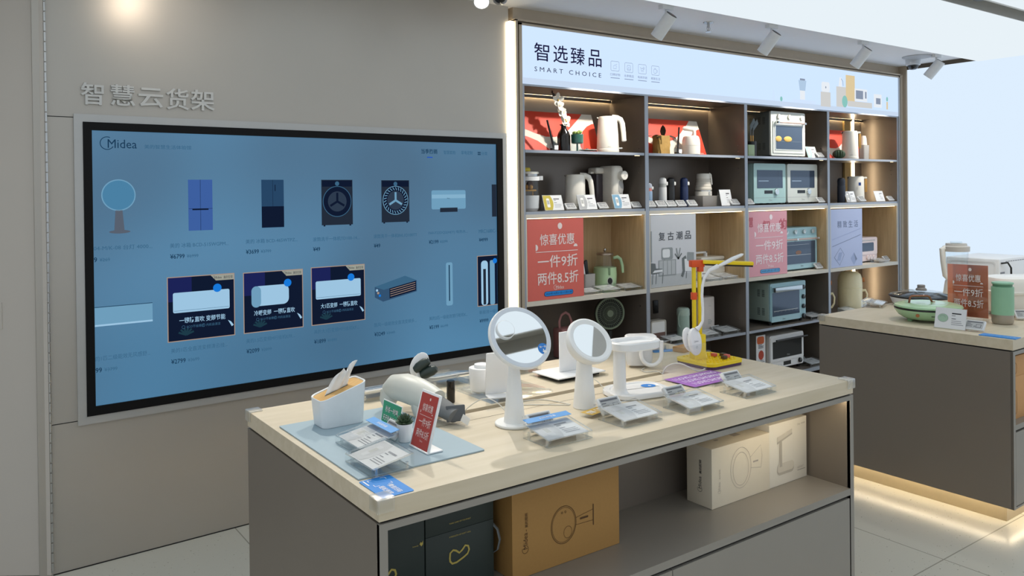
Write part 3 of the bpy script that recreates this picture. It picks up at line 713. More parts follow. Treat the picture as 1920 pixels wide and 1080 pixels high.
def card_stand(x, y, z, rz, label, kind, seed, w=.12, h=.096, tilt=72, group='printed cards in clear stands on the shelves'):
    o = thing('card_stand', label, 'sign', (x, y, z), rz, group)
    M = T(0, 0, .003) @ RX(tilt) @ T(0, h / 2, 0)
    MB().box(-w / 2 - .002, w / 2 + .002, -h / 2, h / 2 + .003, -.004, -.001, ACR, M).box(-w / 2 - .002, w / 2 + .002, -.004, .05, 0, .003, ACR).prism([(0, .003), (.05, .003), (h * .3, h * .9)], -w / 2 - .002, -w / 2 + .001, ACR, YZX).build('clear_holder', o)
    c = MB().box(-w / 2, w / 2, -h / 2, h / 2, -.0008, .0004, PAPER, M).build('card', o)
    b = MB(); card_print(b, w, h, M, kind, seed); b.build('card_print', c)
    return o


def card_case(x, y, z, rz, label, group, strip=False, w=.165, d=.122):
    key = 'case%d' % strip
    if key in PUT: return dup(PUT[key], (x, y, z), rz, label, group)
    o = PUT[key] = thing('card_case', label, 'price card case', (x, y, z), rz, group)
    MB().prism([(-d / 2, 0), (d / 2, 0), (d / 2, .040), (d / 2 - .004, .042), (-d / 2 + .003, .022), (-d / 2, .020)], -w / 2, w / 2, ACR, YZX).build('clear_case', o)
    RIM = clear('acrylic_rim', (.90, .92, .93), .55, .12)
    b = MB()
    for i in (-1, 1):
        b.box(i * (w / 2) - .0016, i * (w / 2) + .0016, -d / 2 + .002, d / 2 - .002, .0, .0018, RIM).prism([(-d / 2 + .003, .0205), (d / 2 - .004, .0405), (d / 2 - .004, .0432), (-d / 2 + .003, .0232)], i * (w / 2) - .0015, i * (w / 2) + .0015, RIM, YZX)
    for y_, z_ in ((-d / 2 + .002, .0205), (d / 2 - .002, .041), (-d / 2 + .002, .0), (d / 2 - .002, 0)): b.box(-w / 2, w / 2, y_ - .0016, y_ + .0016, z_, z_ + .002, RIM)
    b.build('case_edge', o)
    b = MB()
    for i in (-1, 1):
        for j in (-.8, .8): b.cyl(.0045, .001, .020, RIM, T(i * (w / 2 - .008), j * d / 2 * .9, 0), 10)
    b.build('stud', o)
    tl = math.degrees(math.atan(.020 / (d - .006)))
    M = T(0, 0, .0275) @ RX(tl)
    c = MB().box(-w / 2 + .006, w / 2 - .006, -d / 2 + .008, d / 2 - .006, -.001, 0, mat('case_card', 'd6d7d8', .5), M).build('card', o)
    b = MB(); card_print(b, w - .014, d - .018, M, 'case', 5); b.build('card_print', c)
    if strip:
        s_ = MB().box(-w / 2, w / 2, d / 2 - .022, d / 2 + .006, .0145, .0155, BLUEL, M).build('blue_strip', o)
        b = MB().text('扫码有惊喜', -.03, .03, d / 2 - .013, d / 2 - .003, PLASTW, M, z=.016); b.build('strip_text', s_)
    return o


# ---------------------------------------------------------------- on the long table
ZT = .9006
MATB = mat('desk_mat', '9db1bb', .6, 0, .03, 60)
o = MB().prism(rr(.385, .585, .004, 3), 0, .0035, MATB).build('desk_mat'); tag(o, 'flat blue-grey desk mat at the near end of the long table', 'desk mat', (1.044, 2.170, ZT))
# tissue box
t = thing('tissue_box', 'white wedge-shaped tissue box with a bamboo lid and one tissue out', 'tissue box', (1.0145, 2.379, .9047))
def wedge(w, d, r, zl, zr, dx=0): return [(x + dx, y, zl + (zr - zl) * (x + w / 2) / w) for x, y in rr(w, d, r, 6)]
b = MB().loft([wedge(.134, .084, .016, 0, 0), wedge(.140, .088, .018, .004, .004), wedge(.154, .100, .022, .083, .128), wedge(.155, .101, .022, .086, .131), wedge(.152, .098, .021, .0875, .1325), wedge(.146, .092, .019, .086, .131), wedge(.144, .090, .018, .080, .125)], mat('box_white', 'e9edf0', .4)); b.build('box_body', t)
BAM = wood('bamboo', 'c79a55', 'd8b070', .45, (6, 60, 60))
b = MB().loft([wedge(.145, .091, .018, .078, .123), wedge(.145, .091, .018, .083, .128)], BAM); ld = b.build('lid', t)
MB().add([(-.046, -.002, .0918), (.032, -.002, .1160), (.032, .002, .1160), (-.046, .002, .0918)], [(0, 1, 2, 3)], PITCH).build('lid_slot', ld)
g = []; rnd = random.Random(3)
for j in range(11):
    v = j / 10; row = []
    for i in range(15):
        u = i / 14
        x = -.046 + .078 * u + v * (.034 * (1 - u) + .022 * u); zt_ = .0912 + .0242 * u
        hh = .052 + .026 * math.exp(-((u - .28) / .2) ** 2) + .030 * math.exp(-((u - .95) / .22) ** 2)
        z = zt_ + v * hh
        y = (.012 * math.sin(u * 8 + v * 2.2) + .006 * math.sin(u * 17 + 1)) * (.1 + v) - .014 * v * v
        row.append((x, y, z))
    g.append(row)
vv = [p_ for r_ in g for p_ in r_]; ff = [(j * 15 + i, j * 15 + i + 1, (j + 1) * 15 + i + 1, (j + 1) * 15 + i) for j in range(10) for i in range(14)]
ts = MB().add(vv, ff, mat('tissue', 'f0f0ee', .8)).build('tissue', t, 180); md = ts.modifiers.new('s', 'SOLIDIFY'); md.thickness = .0008

# promotional signs share one printed layout
def promo(b, w, h, M, ink, pill=True, brand=True, seam=False, blue=None, z=.0006):
    X = lambda u: (u - .5) * w
    Y = lambda v: h * (1 - v)
    b.flat(ell(w * .04, w * .045, 18, X(.57), Y(.09)), ink, M, z)
    b.text('惊喜优惠', X(.215), X(.83), Y(.325), Y(.185), ink, M, .008, z=z)
    b.flat(ell(w * .042, w * .045, 12, X(.14), Y(.35), -90, 90), ink, M, z).flat(ell(w * .036, w * .04, 12, X(.85), Y(.358), 0, 180), ink, M, z)
    b.rect(X(.14), X(.89), Y(.41), Y(.402), ink, M, z)
    b.text('一件9折', X(.175), X(.885), Y(.605), Y(.45), ink, M, .008, z=z)
    b.text('两件8.5折', X(.17), X(.895), Y(.815), Y(.66), ink, M, .008, z=z)
    if brand: logo(b, X(.45), Y(.885), w * .18, ink, M, .01, z)
    if pill:
        b.flat(rr(w * .52, h * .062, h * .03, 6, X(.54), Y(.93)), mat('pill_edge', '1c3566', .5), M, z).flat(rr(w * .50, h * .052, h * .025, 6, X(.54), Y(.93)), blue or BLUE, M, z + .0002)
        b.text('2020年10月31日-11月11日', X(.31), X(.77), Y(.943), Y(.915), mat('pill_text', '14264f', .5), M, .01, z=z + .0004)
    return b


t = thing('sign_stand', 'small red discount sign in a white slanted stand on the blue-grey mat', 'sign', (1.083, 1.985, .9047), -90)
th = math.degrees(math.atan(.044 / .155))
M = RX(90 - th)
MB().box(-.054, .054, 0, .163, -.006, -.0002, WHITE, M, r=.002).box(-.054, .054, -.002, .050, 0, .005, WHITE, r=.002).build('stand', t)
f = MB().rect(-.047, .047, .006, .156, mat('sign_red2', 'b23f38', .45, 0, .02), M, .0004).build('red_insert', t)
b = MB(); promo(b, .094, .15, T(0, 0, 0) @ M @ T(0, .006, 0), mat('print_pale', 'e3c9c4', .5), False, True, z=.0009); b.build('insert_print', f)

t = thing('potted_succulent', 'small dark green succulent in a white pot beside the red sign', 'plant', (1.092, 2.082, .9047))
MB().lathe([(.0, 0), (.0165, 0), (.0175, .002), (.024, .053), (.0225, .053), (.0205, .045), (0, .045)], WHITE, None, 28).build('pot', t)
b = MB(); LF = mat('succulent_leaf', '3c5136', .5, 0, .25, 60)
for ringi, (n, el, L, w) in enumerate(((9, 22, .030, .0075), (8, 45, .033, .007), (6, 65, .034, .006), (3, 80, .033, .005))):
    for k in range(n):
        az = 360 * k / n + ringi * 23
        M = T(0, 0, .048) @ RZ(az) @ RY(-el)
        b.loft([[(s * L, w * wf * math.cos(a), .0035 * wf * math.sin(a)) for a in (0, 1.05, 2.1, 3.14, 4.2, 5.25)] for s, wf in ((0, .5), (.3, .9), (.6, 1), (.85, .6), (1, .08))], LF, M)
b.build('leaves', t)

t = thing('speech_bubble_card', 'green speech-bubble card standing between the tissue box and the succulent', 'sign', (1.098, 2.195, .9047), -90); t.scale = (1.2, 1.2, 1.2)
M = RX(80) @ T(0, .012, 0)
GRN = mat('bubble_green', '2f9a72', .5)
oc = [(-.052, .006), (-.044, -.004), (-.036, -.004), (-.036, -.012), (-.028, -.004), (.050, -.004), (.050, .060), (-.052, .060)]
bd = MB().prism(oc, -.002, 0, PLASTW, M).flat([(-.050, .008), (-.043, -.002), (-.0345, -.002), (-.0345, -.008), (-.027, -.002), (.048, -.002), (.048, .058), (-.050, .058)], GRN, M, .0003).build('bubble', t)
b = MB()
for s, x0, x1, y0 in (('秒杀一时爽', -.034, .034, .032), ('天天秒杀天天爽', -.042, .042, .010)):
    b.text(s, x0, x1, y0, y0 + .015, INK, M, .03, z=.0006).text(s, x0, x1, y0, y0 + .015, PLASTW, M, .004, z=.0009)
b.build('bubble_text', bd)

g = 'clear price card cases on the long table'
card_case(.940, 1.940, .9047, -90, 'clear price card case on the mat, nearest the blue member card', g)
card_case(.985, 2.112, .9047, -90, 'clear price card case with a blue strip, on the mat under the tissue box', g, True)
price_tag(1.072, 2.130, .9047, -90, 'electronic price tag on the mat beside the green bubble card', 'electronic price tags on the long table', 1.15)
# blue member card at the corner
t = thing('member_card', 'bright blue code card lying flat at the near table corner', 'card', (.889, 1.797, ZT), -90)
cb_ = MB().prism(rr(.136, .086, .006, 4), 0, .0012, BLUE).build('card', t)
b = MB().text('微信扫码', -.005, .055, .004, .020, PLASTW, None, .01, z=.0016).text('轻松到家', -.005, .055, -.020, -.004, PLASTW, None, .01, z=.0016)
for sx_, sy_ in ((-1, 1), (1, 1), (-1, -1), (1, -1)):
    cx = -.035; q = .024
    b.stroke([(cx + sx_ * q * .5, sy_ * q), (cx + sx_ * q, sy_ * q), (cx + sx_ * q, sy_ * q * .5)], .002, PLASTW, z=.0016)
b.lines(-.062, -.006, -.040, -.032, 1, PLASTW, z=.0016); b.build('card_text', cb_)
t = None
def corner_guard(x, y, z, rz, label):
    if 'guard' in PUT: return dup(PUT['guard'], (x, y, z), rz, label)
    o = PUT['guard'] = thing('corner_guard', label, 'corner protector', (x, y, z), rz, 'clear table corner protectors')
    SIL = clear('silicone', (.97, .965, .94), .40, .3)
    MB().box(-.007, .040, -.007, .040, .0005, .007, SIL, r=.003).box(-.007, -.0008, -.007, .040, -.030, .004, SIL, r=.0025).box(-.007, .040, -.007, -.0008, -.030, .004, SIL, r=.0025).build('guard_shell', o)
    return o
corner_guard(.8316, 1.7205, .9, 0, 'clear corner protector at the nearest corner of the long table, by the blue card')
corner_guard(.8316, 2.7161, .9, -90, 'clear corner protector at the far left corner of the long table')
corner_guard(2.8116, 1.7205, .9, 90, 'clear corner protector at the right end of the long table')
q_ = math.radians(.756)
corner_guard(4.129 - 1.02 * math.sin(q_), 1.7049 + 1.02 * math.cos(q_), .8995, -89.2, 'clear corner protector at the far left corner of the right-hand table')

# neck massager
MSG = mat('massager_shell', 'cfcfc6', .4, 0, .02); PAD = mat('pad_green', '26332f', .35); STR = mat('strap_grey', '6d6f70', .7, 0, .1, 200)
t = thing('neck_massager', 'pale grey arched neck massager with dark green pads and a grey strap', 'massager', (1.27, 2.30, ZT))
L_ = T(-1.27, -2.30, -ZT)
path = [(1.212, 2.432, .952), (1.216, 2.422, .968), (1.225, 2.40, .982), (1.240, 2.355, .986), (1.256, 2.305, .979), (1.270, 2.262, .968), (1.281, 2.228, .956)]
MB().tube(path, [.010, .030, .042, .047, .047, .045, .043], MSG, L_, 24).build('shell', t)
MB().tube([(1.218, 2.42, .965), (1.208, 2.415, .938), (1.201, 2.40, .914), (1.200, 2.39, .907)], [.034, .030, .016, .005], MSG, L_, 18).build('side_wing', t)
MB().tube([(1.262, 2.285, .955), (1.258, 2.277, .93), (1.256, 2.273, .9085)], [.038, .034, .026], MSG, L_, 18).build('foot_wing', t)
MB().tube([(1.277, 2.238, .955), (1.290, 2.19, .943), (1.302, 2.14, .9295)], [.041, .036, .031], STR, L_, 20, flat=.72).build('strap', t)
MB().box(-.030, .030, -.006, .006, -.022, .028, mat('buckle_grey', '55585b', .5), L_ @ T(1.303, 2.142, .934) @ RZ(-20) @ RX(-12), r=.003).build('buckle', t)
MB().box(0, .028, -.0005, .0005, -.012, .012, PLASTW, L_ @ T(1.313, 2.122, .927) @ RZ(-60) @ RY(25)).build('care_tag', t)
pb = T(1.357, 2.47, 1.028)
b = MB().loft([[(x * k, y, z * k) for x, z in ell(.030, .046, 18)] for y, k in ((.012, .3), (.008, .8), (0, 1), (-.006, 1), (-.008, .92))], WHITE, L_ @ pb @ RZ(-38) @ RY(28)).build('pad_shell', t)
b = MB().lathe([(0, -.034), (.012, -.030), (.018, -.014), (.018, .014), (.012, .030), (0, .034)], PAD, L_ @ T(1.352, 2.445, 1.030) @ RZ(-38) @ RY(55), 18).build('pad', t)
MB().lathe([(0, -.034), (.012, -.030), (.018, -.014), (.018, .014), (.012, .030), (0, .034)], PAD, L_ @ T(1.368, 2.425, 1.008) @ RZ(-38) @ RY(65), 18).build('pad', t)
MB().tube([(1.357, 2.47, 1.0), (1.352, 2.46, .95), (1.345, 2.45, .9065)], [.012, .016, .022], WHITE, L_, 12).build('pad_stalk', t)
# clear holders, bottle
t = thing('acrylic_stand', 'clear acrylic stand with a round rod behind the neck massager', 'stand', (1.428, 2.475, ZT))
MB().box(-.05, .055, -.03, .03, 0, .004, ACR).box(-.05, .055, .0, .004, .004, .095, ACR).cyl(.011, -.05, .05, ACR, T(0, -.012, .082) @ RY(90), 16).build('clear_body', t)
o = MB().lathe([(0, 0), (.0135, 0), (.0145, .002), (.0145, .074), (.0125, .0765), (0, .0765)], mat('gloss_black', '191310', .12), None, 24).build('perfume_tube'); tag(o, 'upright glossy black tube beside the neck massager', 'bottle', (1.432, 2.385, ZT))
card_case(1.275, 2.625, ZT, 180, 'clear price card case at the back edge behind the tissue box', g); card_case(1.575, 2.655, ZT, 180, 'clear price card case at the back edge left of the round white humidifier', g)
card_case(1.90, 2.645, ZT, 180, 'clear price card case at the back edge behind the large mirror', g)
o = MB().box(-.135, .135, -.19, .19, 0, .009, ACR, r=.001).build('acrylic_tray'); tag(o, 'thick clear acrylic sheet under the round white humidifier', 'tray', (1.665, 2.468, ZT))
t = thing('humidifier', 'round white tub-shaped humidifier on the clear sheet behind the white sign', 'humidifier', (1.590, 2.428, .9102))
MB().lathe([(0, 0), (.038, 0), (.042, .004), (.0475, .080), (.046, .084), (0, .084)], WHITE, None, 36).build('tub', t)
MB().lathe([(0, .0842), (.027, .0842), (.028, .088), (.027, .096), (.02, .098), (0, .098)], WHITE, None, 32).build('lid', t)
t = thing('sign_holder', 'white L-shaped sign holder seen from behind, left of the large mirror', 'sign', (1.604, 2.338, .9102), 162)
M = RX(82)
MB().box(-.052, .052, .004, .155, 0, .006, WHITE, M, r=.003).box(-.052, .052, .0, .055, 0, .005, WHITE, r=.002).build('holder_body', t)
t = thing('sign_holder', 'white upright sign plate on a white base with a black band, behind the two mirrors', 'sign', (2.015, 2.45, ZT))
MB().box(-.13, .13, -.095, .09, 0, .004, ACR).build('clear_base', t)
MB().box(-.10, .10, -.07, .07, .004, .013, PITCH).build('black_band', t)
MB().box(-.12, .12, -.085, .08, .013, .018, WHITE, r=.001).build('base_plate', t)
MB().box(-.045, .04, -.004, .004, .018, .175, WHITE, r=.002).box(.03, .085, .02, .024, .018, .14, SILV).build('sign_plate', t)

# make-up mirrors
MIRR = mat('mirror_glass', 'f4f8fa', .02, 1.0, 0)
MW = mat('mirror_white', 'eeeeec', .4, 0, .01); DIFF = mat('diffuser', 'd5dbe2', .35)
def facing(c, du, dr, k):                                  # direction that looks k degrees off the viewer, leaning by du/dr
    d = (Vector((0, 0, 1.625)) - Vector(c)).normalized(); r = Vector((.8137, -.5811, 0)); u = d.cross(r) * -1
    u = r.cross(Vector((0, 0, 0)) - d) * 1.0
    if u.z < 0: u = -u
    a = math.radians(k); n = math.cos(a) * d + math.sin(a) * (r * dr + u * du).normalized()
    return n.normalized()
STK = mat('sticker_blue', '2a7fd0', .45)
t = thing('makeup_mirror', 'large round make-up mirror on a cone stand, with a small round mirror and blue sticker', 'mirror', (1.453, 2.035, ZT))
MB().lathe([(0, 0), (.060, 0), (.062, .002), (.062, .007), (.060, .009), (0, .009)], MW, None, 44).build('base', t)
st = MB().lathe([(0, .009), (.034, .009), (.0335, .012), (.0165, .19), (.0155, .23), (0, .232)], MW, None, 36).build('stem', t)
TC = Vector((-.58, -.81, 0)).normalized()
MB().box(-.001, .001, 0, .001, .035, .10, EPAP, T(.006, -.0285, .0) @ RX(-5.6)).box(-.0025, .0025, 0, .001, .022, .030, EPAP, T(.006, -.0310, 0)).build('switch_line', st)
c = Vector((.014, -.014, .272)); n = facing(Vector((1.453, 2.035, ZT)) + c, .72, .69, 35)
M = along(c, n)
MB().lathe([(0, -.012), (.09, -.012), (.1035, -.009), (.1055, -.004), (.1055, .004), (.1035, .007), (.1015, .0075), (0, .0075)], MW, M, 64).build('head', t)
MB().frame(ell(.1015, .1015, 64), ell(.0885, .0885, 64), .0076, .0086, DIFF, M).build('light_ring', t)
MB().lathe([(0, .0074), (.0886, .0074), (.0886, .0080), (0, .0080)], MIRR, M, 64).build('mirror_glass', t)
Mi = M.inverted()
def spot(lat, z, base=(1.441, 2.015)):
    w = Vector((base[0] + lat * .8137, base[1] - lat * .5811, ZT + z)); o_ = Vector((0, 0, 1.625)); d = w - o_
    root_ = Vector((1.453, 2.035, ZT)); a = Mi @ (o_ - root_); bb = Mi @ (w - root_); k = (.008 - a.z) / (bb.z - a.z)
    q = a + (bb - a) * k; return q.x, q.y
qx, qy = spot(-.028, .300)
mg = MB().lathe([(0, .0081), (.030, .0081), (.0305, .010), (.0305, .014), (.0285, .0155), (0, .0155)], MW, M @ T(qx, qy, 0), 36).build('magnifier', t)
MB().lathe([(0, .0154), (.0282, .0154), (.0282, .0161), (0, .0161)], MIRR, M @ T(qx, qy, 0), 36).build('magnifier_glass', mg)
qx, qy = spot(.090, .241)
sk = MB().lathe([(0, .0081), (.0185, .0081), (.0185, .0085), (0, .0085)], STK, M @ T(qx, qy, 0), 32).build('touch_sticker', t)
# orient the sticker print upright as seen from the front
up = Mi.to_3x3() @ Vector((0, 0, 1)); an = math.degrees(math.atan2(up.y, up.x)) - 90
Ms = M @ T(qx, qy, .0087) @ RZ(an)
b = MB().text('触一触', -.012, .012, .003, .010, PLASTW, Ms, z=.0002).flat([(-.002, -.001), (.001, -.001), (.001, -.006), (.008, -.007), (.009, -.013), (.002, -.016), (-.003, -.012), (-.006, -.008), (-.002, -.007)], PLASTW, Ms, .0002); b.build('sticker_print', sk)

t = thing('makeup_mirror', 'smaller thick-rimmed round make-up mirror on a cone stand, right of the large one', 'mirror', (1.757, 2.053, ZT))
st = MB().lathe([(0, 0), (.038, 0), (.039, .002), (.0385, .005), (.027, .13), (.024, .17), (0, .172)], MW, None, 40).build('stem', t)
b = MB().box(-.0012, .0012, 0, .001, .045, .095, mat('violet_line', '7d78e0', .4), T(.016, -.0325, .0) @ RX(-5)).build('switch_line', st)
b = MB(); logo(b, .006, .010, .016, INKL, T(0, -.0375, 0) @ RX(86), z=0); b.build('stem_logo', st)
c = Vector((.012, -.012, .222)); n = facing(Vector((1.757, 2.053, ZT)) + c, .72, .69, 41)
M = along(c, n)
MB().lathe([(0, -.040), (.056, -.040), (.068, -.036), (.080, -.012), (.084, .004), (.082, .011), (.0765, .0135), (.068, .011), (.0625, .0075), (0, .0075)], MW, M, 64).build('head', t)
MB().lathe([(0, .0074), (.0622, .0074), (.0622, .0081), (0, .0081)], MIRR, M, 56).build('mirror_glass', t)

g2 = 'electronic price tags on the long table'
card_case(1.472, 1.842, ZT, 0, 'clear price card case with a blue strip, in front of the large make-up mirror', g, True)
card_case(1.775, 1.852, ZT, 0, 'clear price card case in front of the thick-rimmed mirror', g); card_case(2.040, 1.825, ZT, 0, 'clear price card case in front of the white desk lamp', g); card_case(2.350, 1.845, ZT, 0, 'clear price card case in front of the purple sheet', g)
for x, y, l in ((1.475, 1.925, 'electronic price tag behind the card case of the large make-up mirror'), (1.765, 1.93, 'electronic price tag behind the card case of the thick-rimmed mirror'),
                (2.045, 1.905, 'electronic price tag behind the card case of the white desk lamp'), (2.375, 1.93, 'electronic price tag behind the card case before the purple sheet')):
    price_tag(x, y, ZT, 0, l, g2, 1.3)
t = thing('acrylic_block', 'small clear block with yellow print at the foot of the thick-rimmed mirror', 'sign', (1.722, 1.962, ZT), 12)
MB().box(-.045, .045, -.026, .026, 0, .012, ACR).build('clear_block', t)
y_ = MB().rect(-.044, .044, -.025, .025, mat('print_gold', 'd4ac3f', .5), None, .0124).build('yellow_print', t)
b = MB().text('惊喜', -.036, -.004, -.014, .014, PLASTW, None, .02, z=.0128).text('优惠', .004, .036, -.014, .014, PLASTW, None, .02, z=.0128).build('block_text', y_)

# white desk lamp with a tray head
LW = mat('lamp_white', 'ededed', .25, 0, .01, coat=.3)
t = thing('desk_lamp', 'white desk lamp with a flat tray-shaped head, on an oval base with a blue sticker', 'lamp', (2.02, 2.075, ZT))
R = RZ(-12)
b = MB().loft([[(x, y, z) for x, y in rr(w, d, .07, 10)] for w, d, z in ((.225, .165, 0), (.235, .175, .004), (.235, .175, .016), (.228, .168, .021), (.20, .14, .0205), (.196, .136, .018))], LW, R).build('base', t)
b = MB().lathe([(0, .018), (.034, .018), (.026, .026), (.0225, .04), (.0215, .165), (.0225, .18), (0, .182)], LW, T(-.092, -.012, 0), 32).build('post', t)
b = MB().loft([[(x, y, z) for x, y in rr(w, d, r_, 10, .065)] for w, d, r_, z in ((.185, .115, .052, .170), (.195, .125, .056, .175), (.195, .125, .056, .196), (.188, .118, .053, .200), (.168, .098, .045, .1995), (.162, .092, .042, .188))], LW, T(-.092, -.012, 0) @ RZ(-6)).build('head', t)
b = MB().flat(ell(.028, .024, 28), STK, R @ T(.062, .018, .0190)).build('blue_sticker', t)
MB().flat([(-.003, 0), (.001, 0), (.006, -.006), (.004, -.012), (-.004, -.010), (-.007, -.005)], PLASTW, R @ T(.066, .020, .0193)).build('sticker_print', b)
t = thing('folded_lamp', 'white folded lamp with a hanging U-shaped ring, behind the white desk lamp', 'lamp', (2.345, 2.39, ZT))
b = MB().loft([[(x, y, z) for x, y in rr(w, d, r_, 8)] for w, d, r_, z in ((.10, .06, .026, .01), (.11, .066, .03, .03), (.11, .066, .03, .085), (.10, .06, .027, .10))], mat('lamp_body_grey', 'd8d8d8', .4), RZ(-30)).build('body', t)  # body is plain pale grey, plate and ring are lamp white
MB().loft([[(x, y, z) for x, y in rr(w, d, r_, 8)] for w, d, r_, z in ((.125, .09, .035, .105), (.13, .095, .038, .112), (.128, .093, .037, .128), (.118, .083, .03, .132))], LW, T(.0, -.01, 0) @ RZ(-30)).build('top_plate', t)
ph = [(-.042, 0, .115)] + [(.042 * math.cos(math.radians(a)), 0, .060 + .045 * math.sin(math.radians(a))) for a in range(180, 361, 20)] + [(.042, 0, .115)]
MB().tube(ph, .0085, LW, T(.005, -.065, 0) @ RZ(-35), 12).build('ring_handle', t)

# purple sheet in a clear stand
t = thing('acrylic_display', 'clear acrylic display with a purple sheet of white writing on its base', 'sign', (2.375, 2.078, ZT))
MB().box(-.135, .135, -.082, .082, 0, .004, ACR).box(-.135, .115, .078, .082, .004, .115, ACR).box(-.07, .13, -.115, -.082, 0, .003, ACR).build('clear_stand', t)
ps = MB().rect(-.133, .133, -.080, .076, mat('purple_sheet', '9d63b8', .5), None, .0044).build('purple_sheet', t)
b = MB()
for i in range(3): b.text('I LOVE SHOPPING', -.112 + .008 * i, .118, .028 - .042 * i, .056 - .042 * i, mat('print_lilac', 'e8dcf0', .5), None, .02, z=.0049)
b.build('sheet_text', ps)

# clip-on gooseneck lamp
B0 = Vector((2.420, 2.204, ZT)); RT = Vector((.8137, -.5811, 0))
def at(lat, z, dp=0): return tuple(RT * lat + Vector((.58, .81, 0)) * dp + Vector((0, 0, z)))
t = thing('clip_lamp', 'white clip-on lamp with a bent gooseneck, gripping the clear display', 'lamp', tuple(B0))
PL = Matrix((( .8137, .5811, 0, 0), (-.5811, .8137, 0, 0), (0, 0, 1, 0), (0, 0, 0, 1))) @ RX(90)      # local x right, y up, z towards the viewer
def shell(cx, cy, rx, ry, ang, zc, th): return [[(x * k, y * k, zc + z) for x, y in ell(rx, ry, 28)] for z, k in ((-th, .78), (-th * .6, .95), (0, 1), (th * .6, .95), (th, .75))]
MB().loft(shell(0, 0, .030, .056, 0, 0, .013), LW, PL @ T(.036, .122, .006) @ RZ(7) @ RY(24)).build('clip_front', t)
MB().loft(shell(0, 0, .027, .050, 0, 0, .009), LW, PL @ T(.017, .127, -.017) @ RZ(12) @ RY(24)).build('clip_back', t)
MB().box(-.004, .004, -.036, .034, -.012, .012, BLACK, PL @ T(.020, .118, -.006) @ RZ(10) @ RY(24), r=.003).build('clip_pad', t)
b = MB(); logo(b, -.011, .004, .022, INKL, PL @ T(.040, .118, .019) @ RZ(7) @ RY(24)); b.stroke(ell(.004, .004, 12, 0, -.016), .001, INKL, PL @ T(.040, .118, .019) @ RZ(7) @ RY(24), closed=True); b.build('clip_logo', t)
gp = [(.044, .172), (.056, .183), (.068, .205), (.069, .255), (.066, .305), (.068, .345), (.076, .378), (.098, .408), (.132, .424)]
MB().tube([at(a, z, -.01) for a, z in gp], [.011, .0065, .0055, .0055, .0055, .0055, .006, .0075, .010], LW, None, 14).build('gooseneck', t)
MB().tube([at(.125, .421, -.01), at(.155, .434, -.01), at(.19, .452, -.01), at(.226, .468, -.01), at(.233, .471, -.01)], [.006, .0125, .014, .0105, .003], LW, None, 16, flat=.6).build('lamp_head', t)

# yellow building-block lamp
YEL = mat('block_yellow', 'efcf12', .35, 0, .02); ORG = mat('block_orange', 'e0531c', .4); PUR = mat('block_purple', '4a2a52', .5)
t = thing('block_lamp', 'tall yellow toy-block desk lamp with an orange joint, at the far end of the table', 'lamp', (2.615, 2.25, ZT))
b = MB().prism(rr(.205, .20, .03, 6), 0, .012, PUR, RZ(0)).build('base_foot', t)
b = MB().prism(rr(.21, .205, .032, 6), .012, .024, YEL)
sb = b.build('base', t)
b = MB()
for i in range(9):
    for j in range(9):
        if (i, j) in ((0, 0), (0, 8), (8, 0), (8, 8)) or (i < 3 and 3 < j < 8): continue
        b.cyl(.0055, .024, .0275, YEL, T(-.084 + i * .021, -.082 + j * .0205, 0), 10)
b.build('base_stud', sb)
b = MB().box(-.078, -.028, -.025, .025, .024, .128, YEL, RZ(-20), r=.002).build('tower', t)
Mo = RZ(-20)
for i, x in ((0, -.068), (1, -.042)):
    MB().box(x - .007, x + .007, -.007, .007, .128, .425, YEL, Mo, r=.0015).build('post', t)
MB().box(-.079, -.058, -.009, .009, .272, .302, ORG, Mo, r=.001).build('clip_block', t)
jb = MB().box(-.084, -.024, -.014, .014, .408, .436, ORG, Mo, r=.002).box(-.050, -.028, -.012, .012, .388, .41, ORG, Mo, r=.002).build('joint', t)
hd = MB().box(0, .205, -.019, .019, -.004, .010, YEL, T(-.03, .005, .426) @ RZ(-42) @ RY(2), r=.002).build('lamp_arm', t)
b = MB().box(.01, .203, -.0145, .0145, -.011, -.004, mat('block_dark', '2b2418', .6), T(-.03, .005, .426) @ RZ(-42) @ RY(2)).build('light_panel', t)
b = MB()
for x, y, z, m in ((.052, -.05, .0275, RED), (.02, -.062, .0275, mat('block_brown', '4d3b20', .5)), (.06, -.022, .0275, mat('block_brown', '4d3b20', .5)), (.03, .0, .0275, RED)):
    b.box(x - .010, x + .010, y - .010, y + .010, z, z + .012, m, r=.001)
b.build('small_blocks_stud', sb)
o = MB().prism(rr(.11, .045, .004, 3), 0, .002, mat('strip_blue', '4d93d6', .45)).build('blue_strip_card'); tag(o, 'flat blue card at the far edge behind the white desk lamp', 'card', (2.66, 2.555, ZT), -20)
card_case(2.62, 2.62, ZT, 180, 'clear price card case at the back edge beside the flat blue card', g)
t = thing('carton', 'small brown carton behind the yellow block lamp', 'box', (2.735, 2.50, ZT), 8)
MB().box(-.045, .045, -.03, .03, 0, .022, mat('kraft', 'b98d57', .7, 0, .06), r=.001).build('box_body', t)
o = MB().box(-.045, .045, -.011, .011, 0, .009, mat('tool_dark', '55565a', .4), r=.003).build('handheld_tool'); tag(o, 'small dark grey handheld gadget lying right of the yellow block lamp', 'gadget', (2.757, 2.415, ZT), -12)

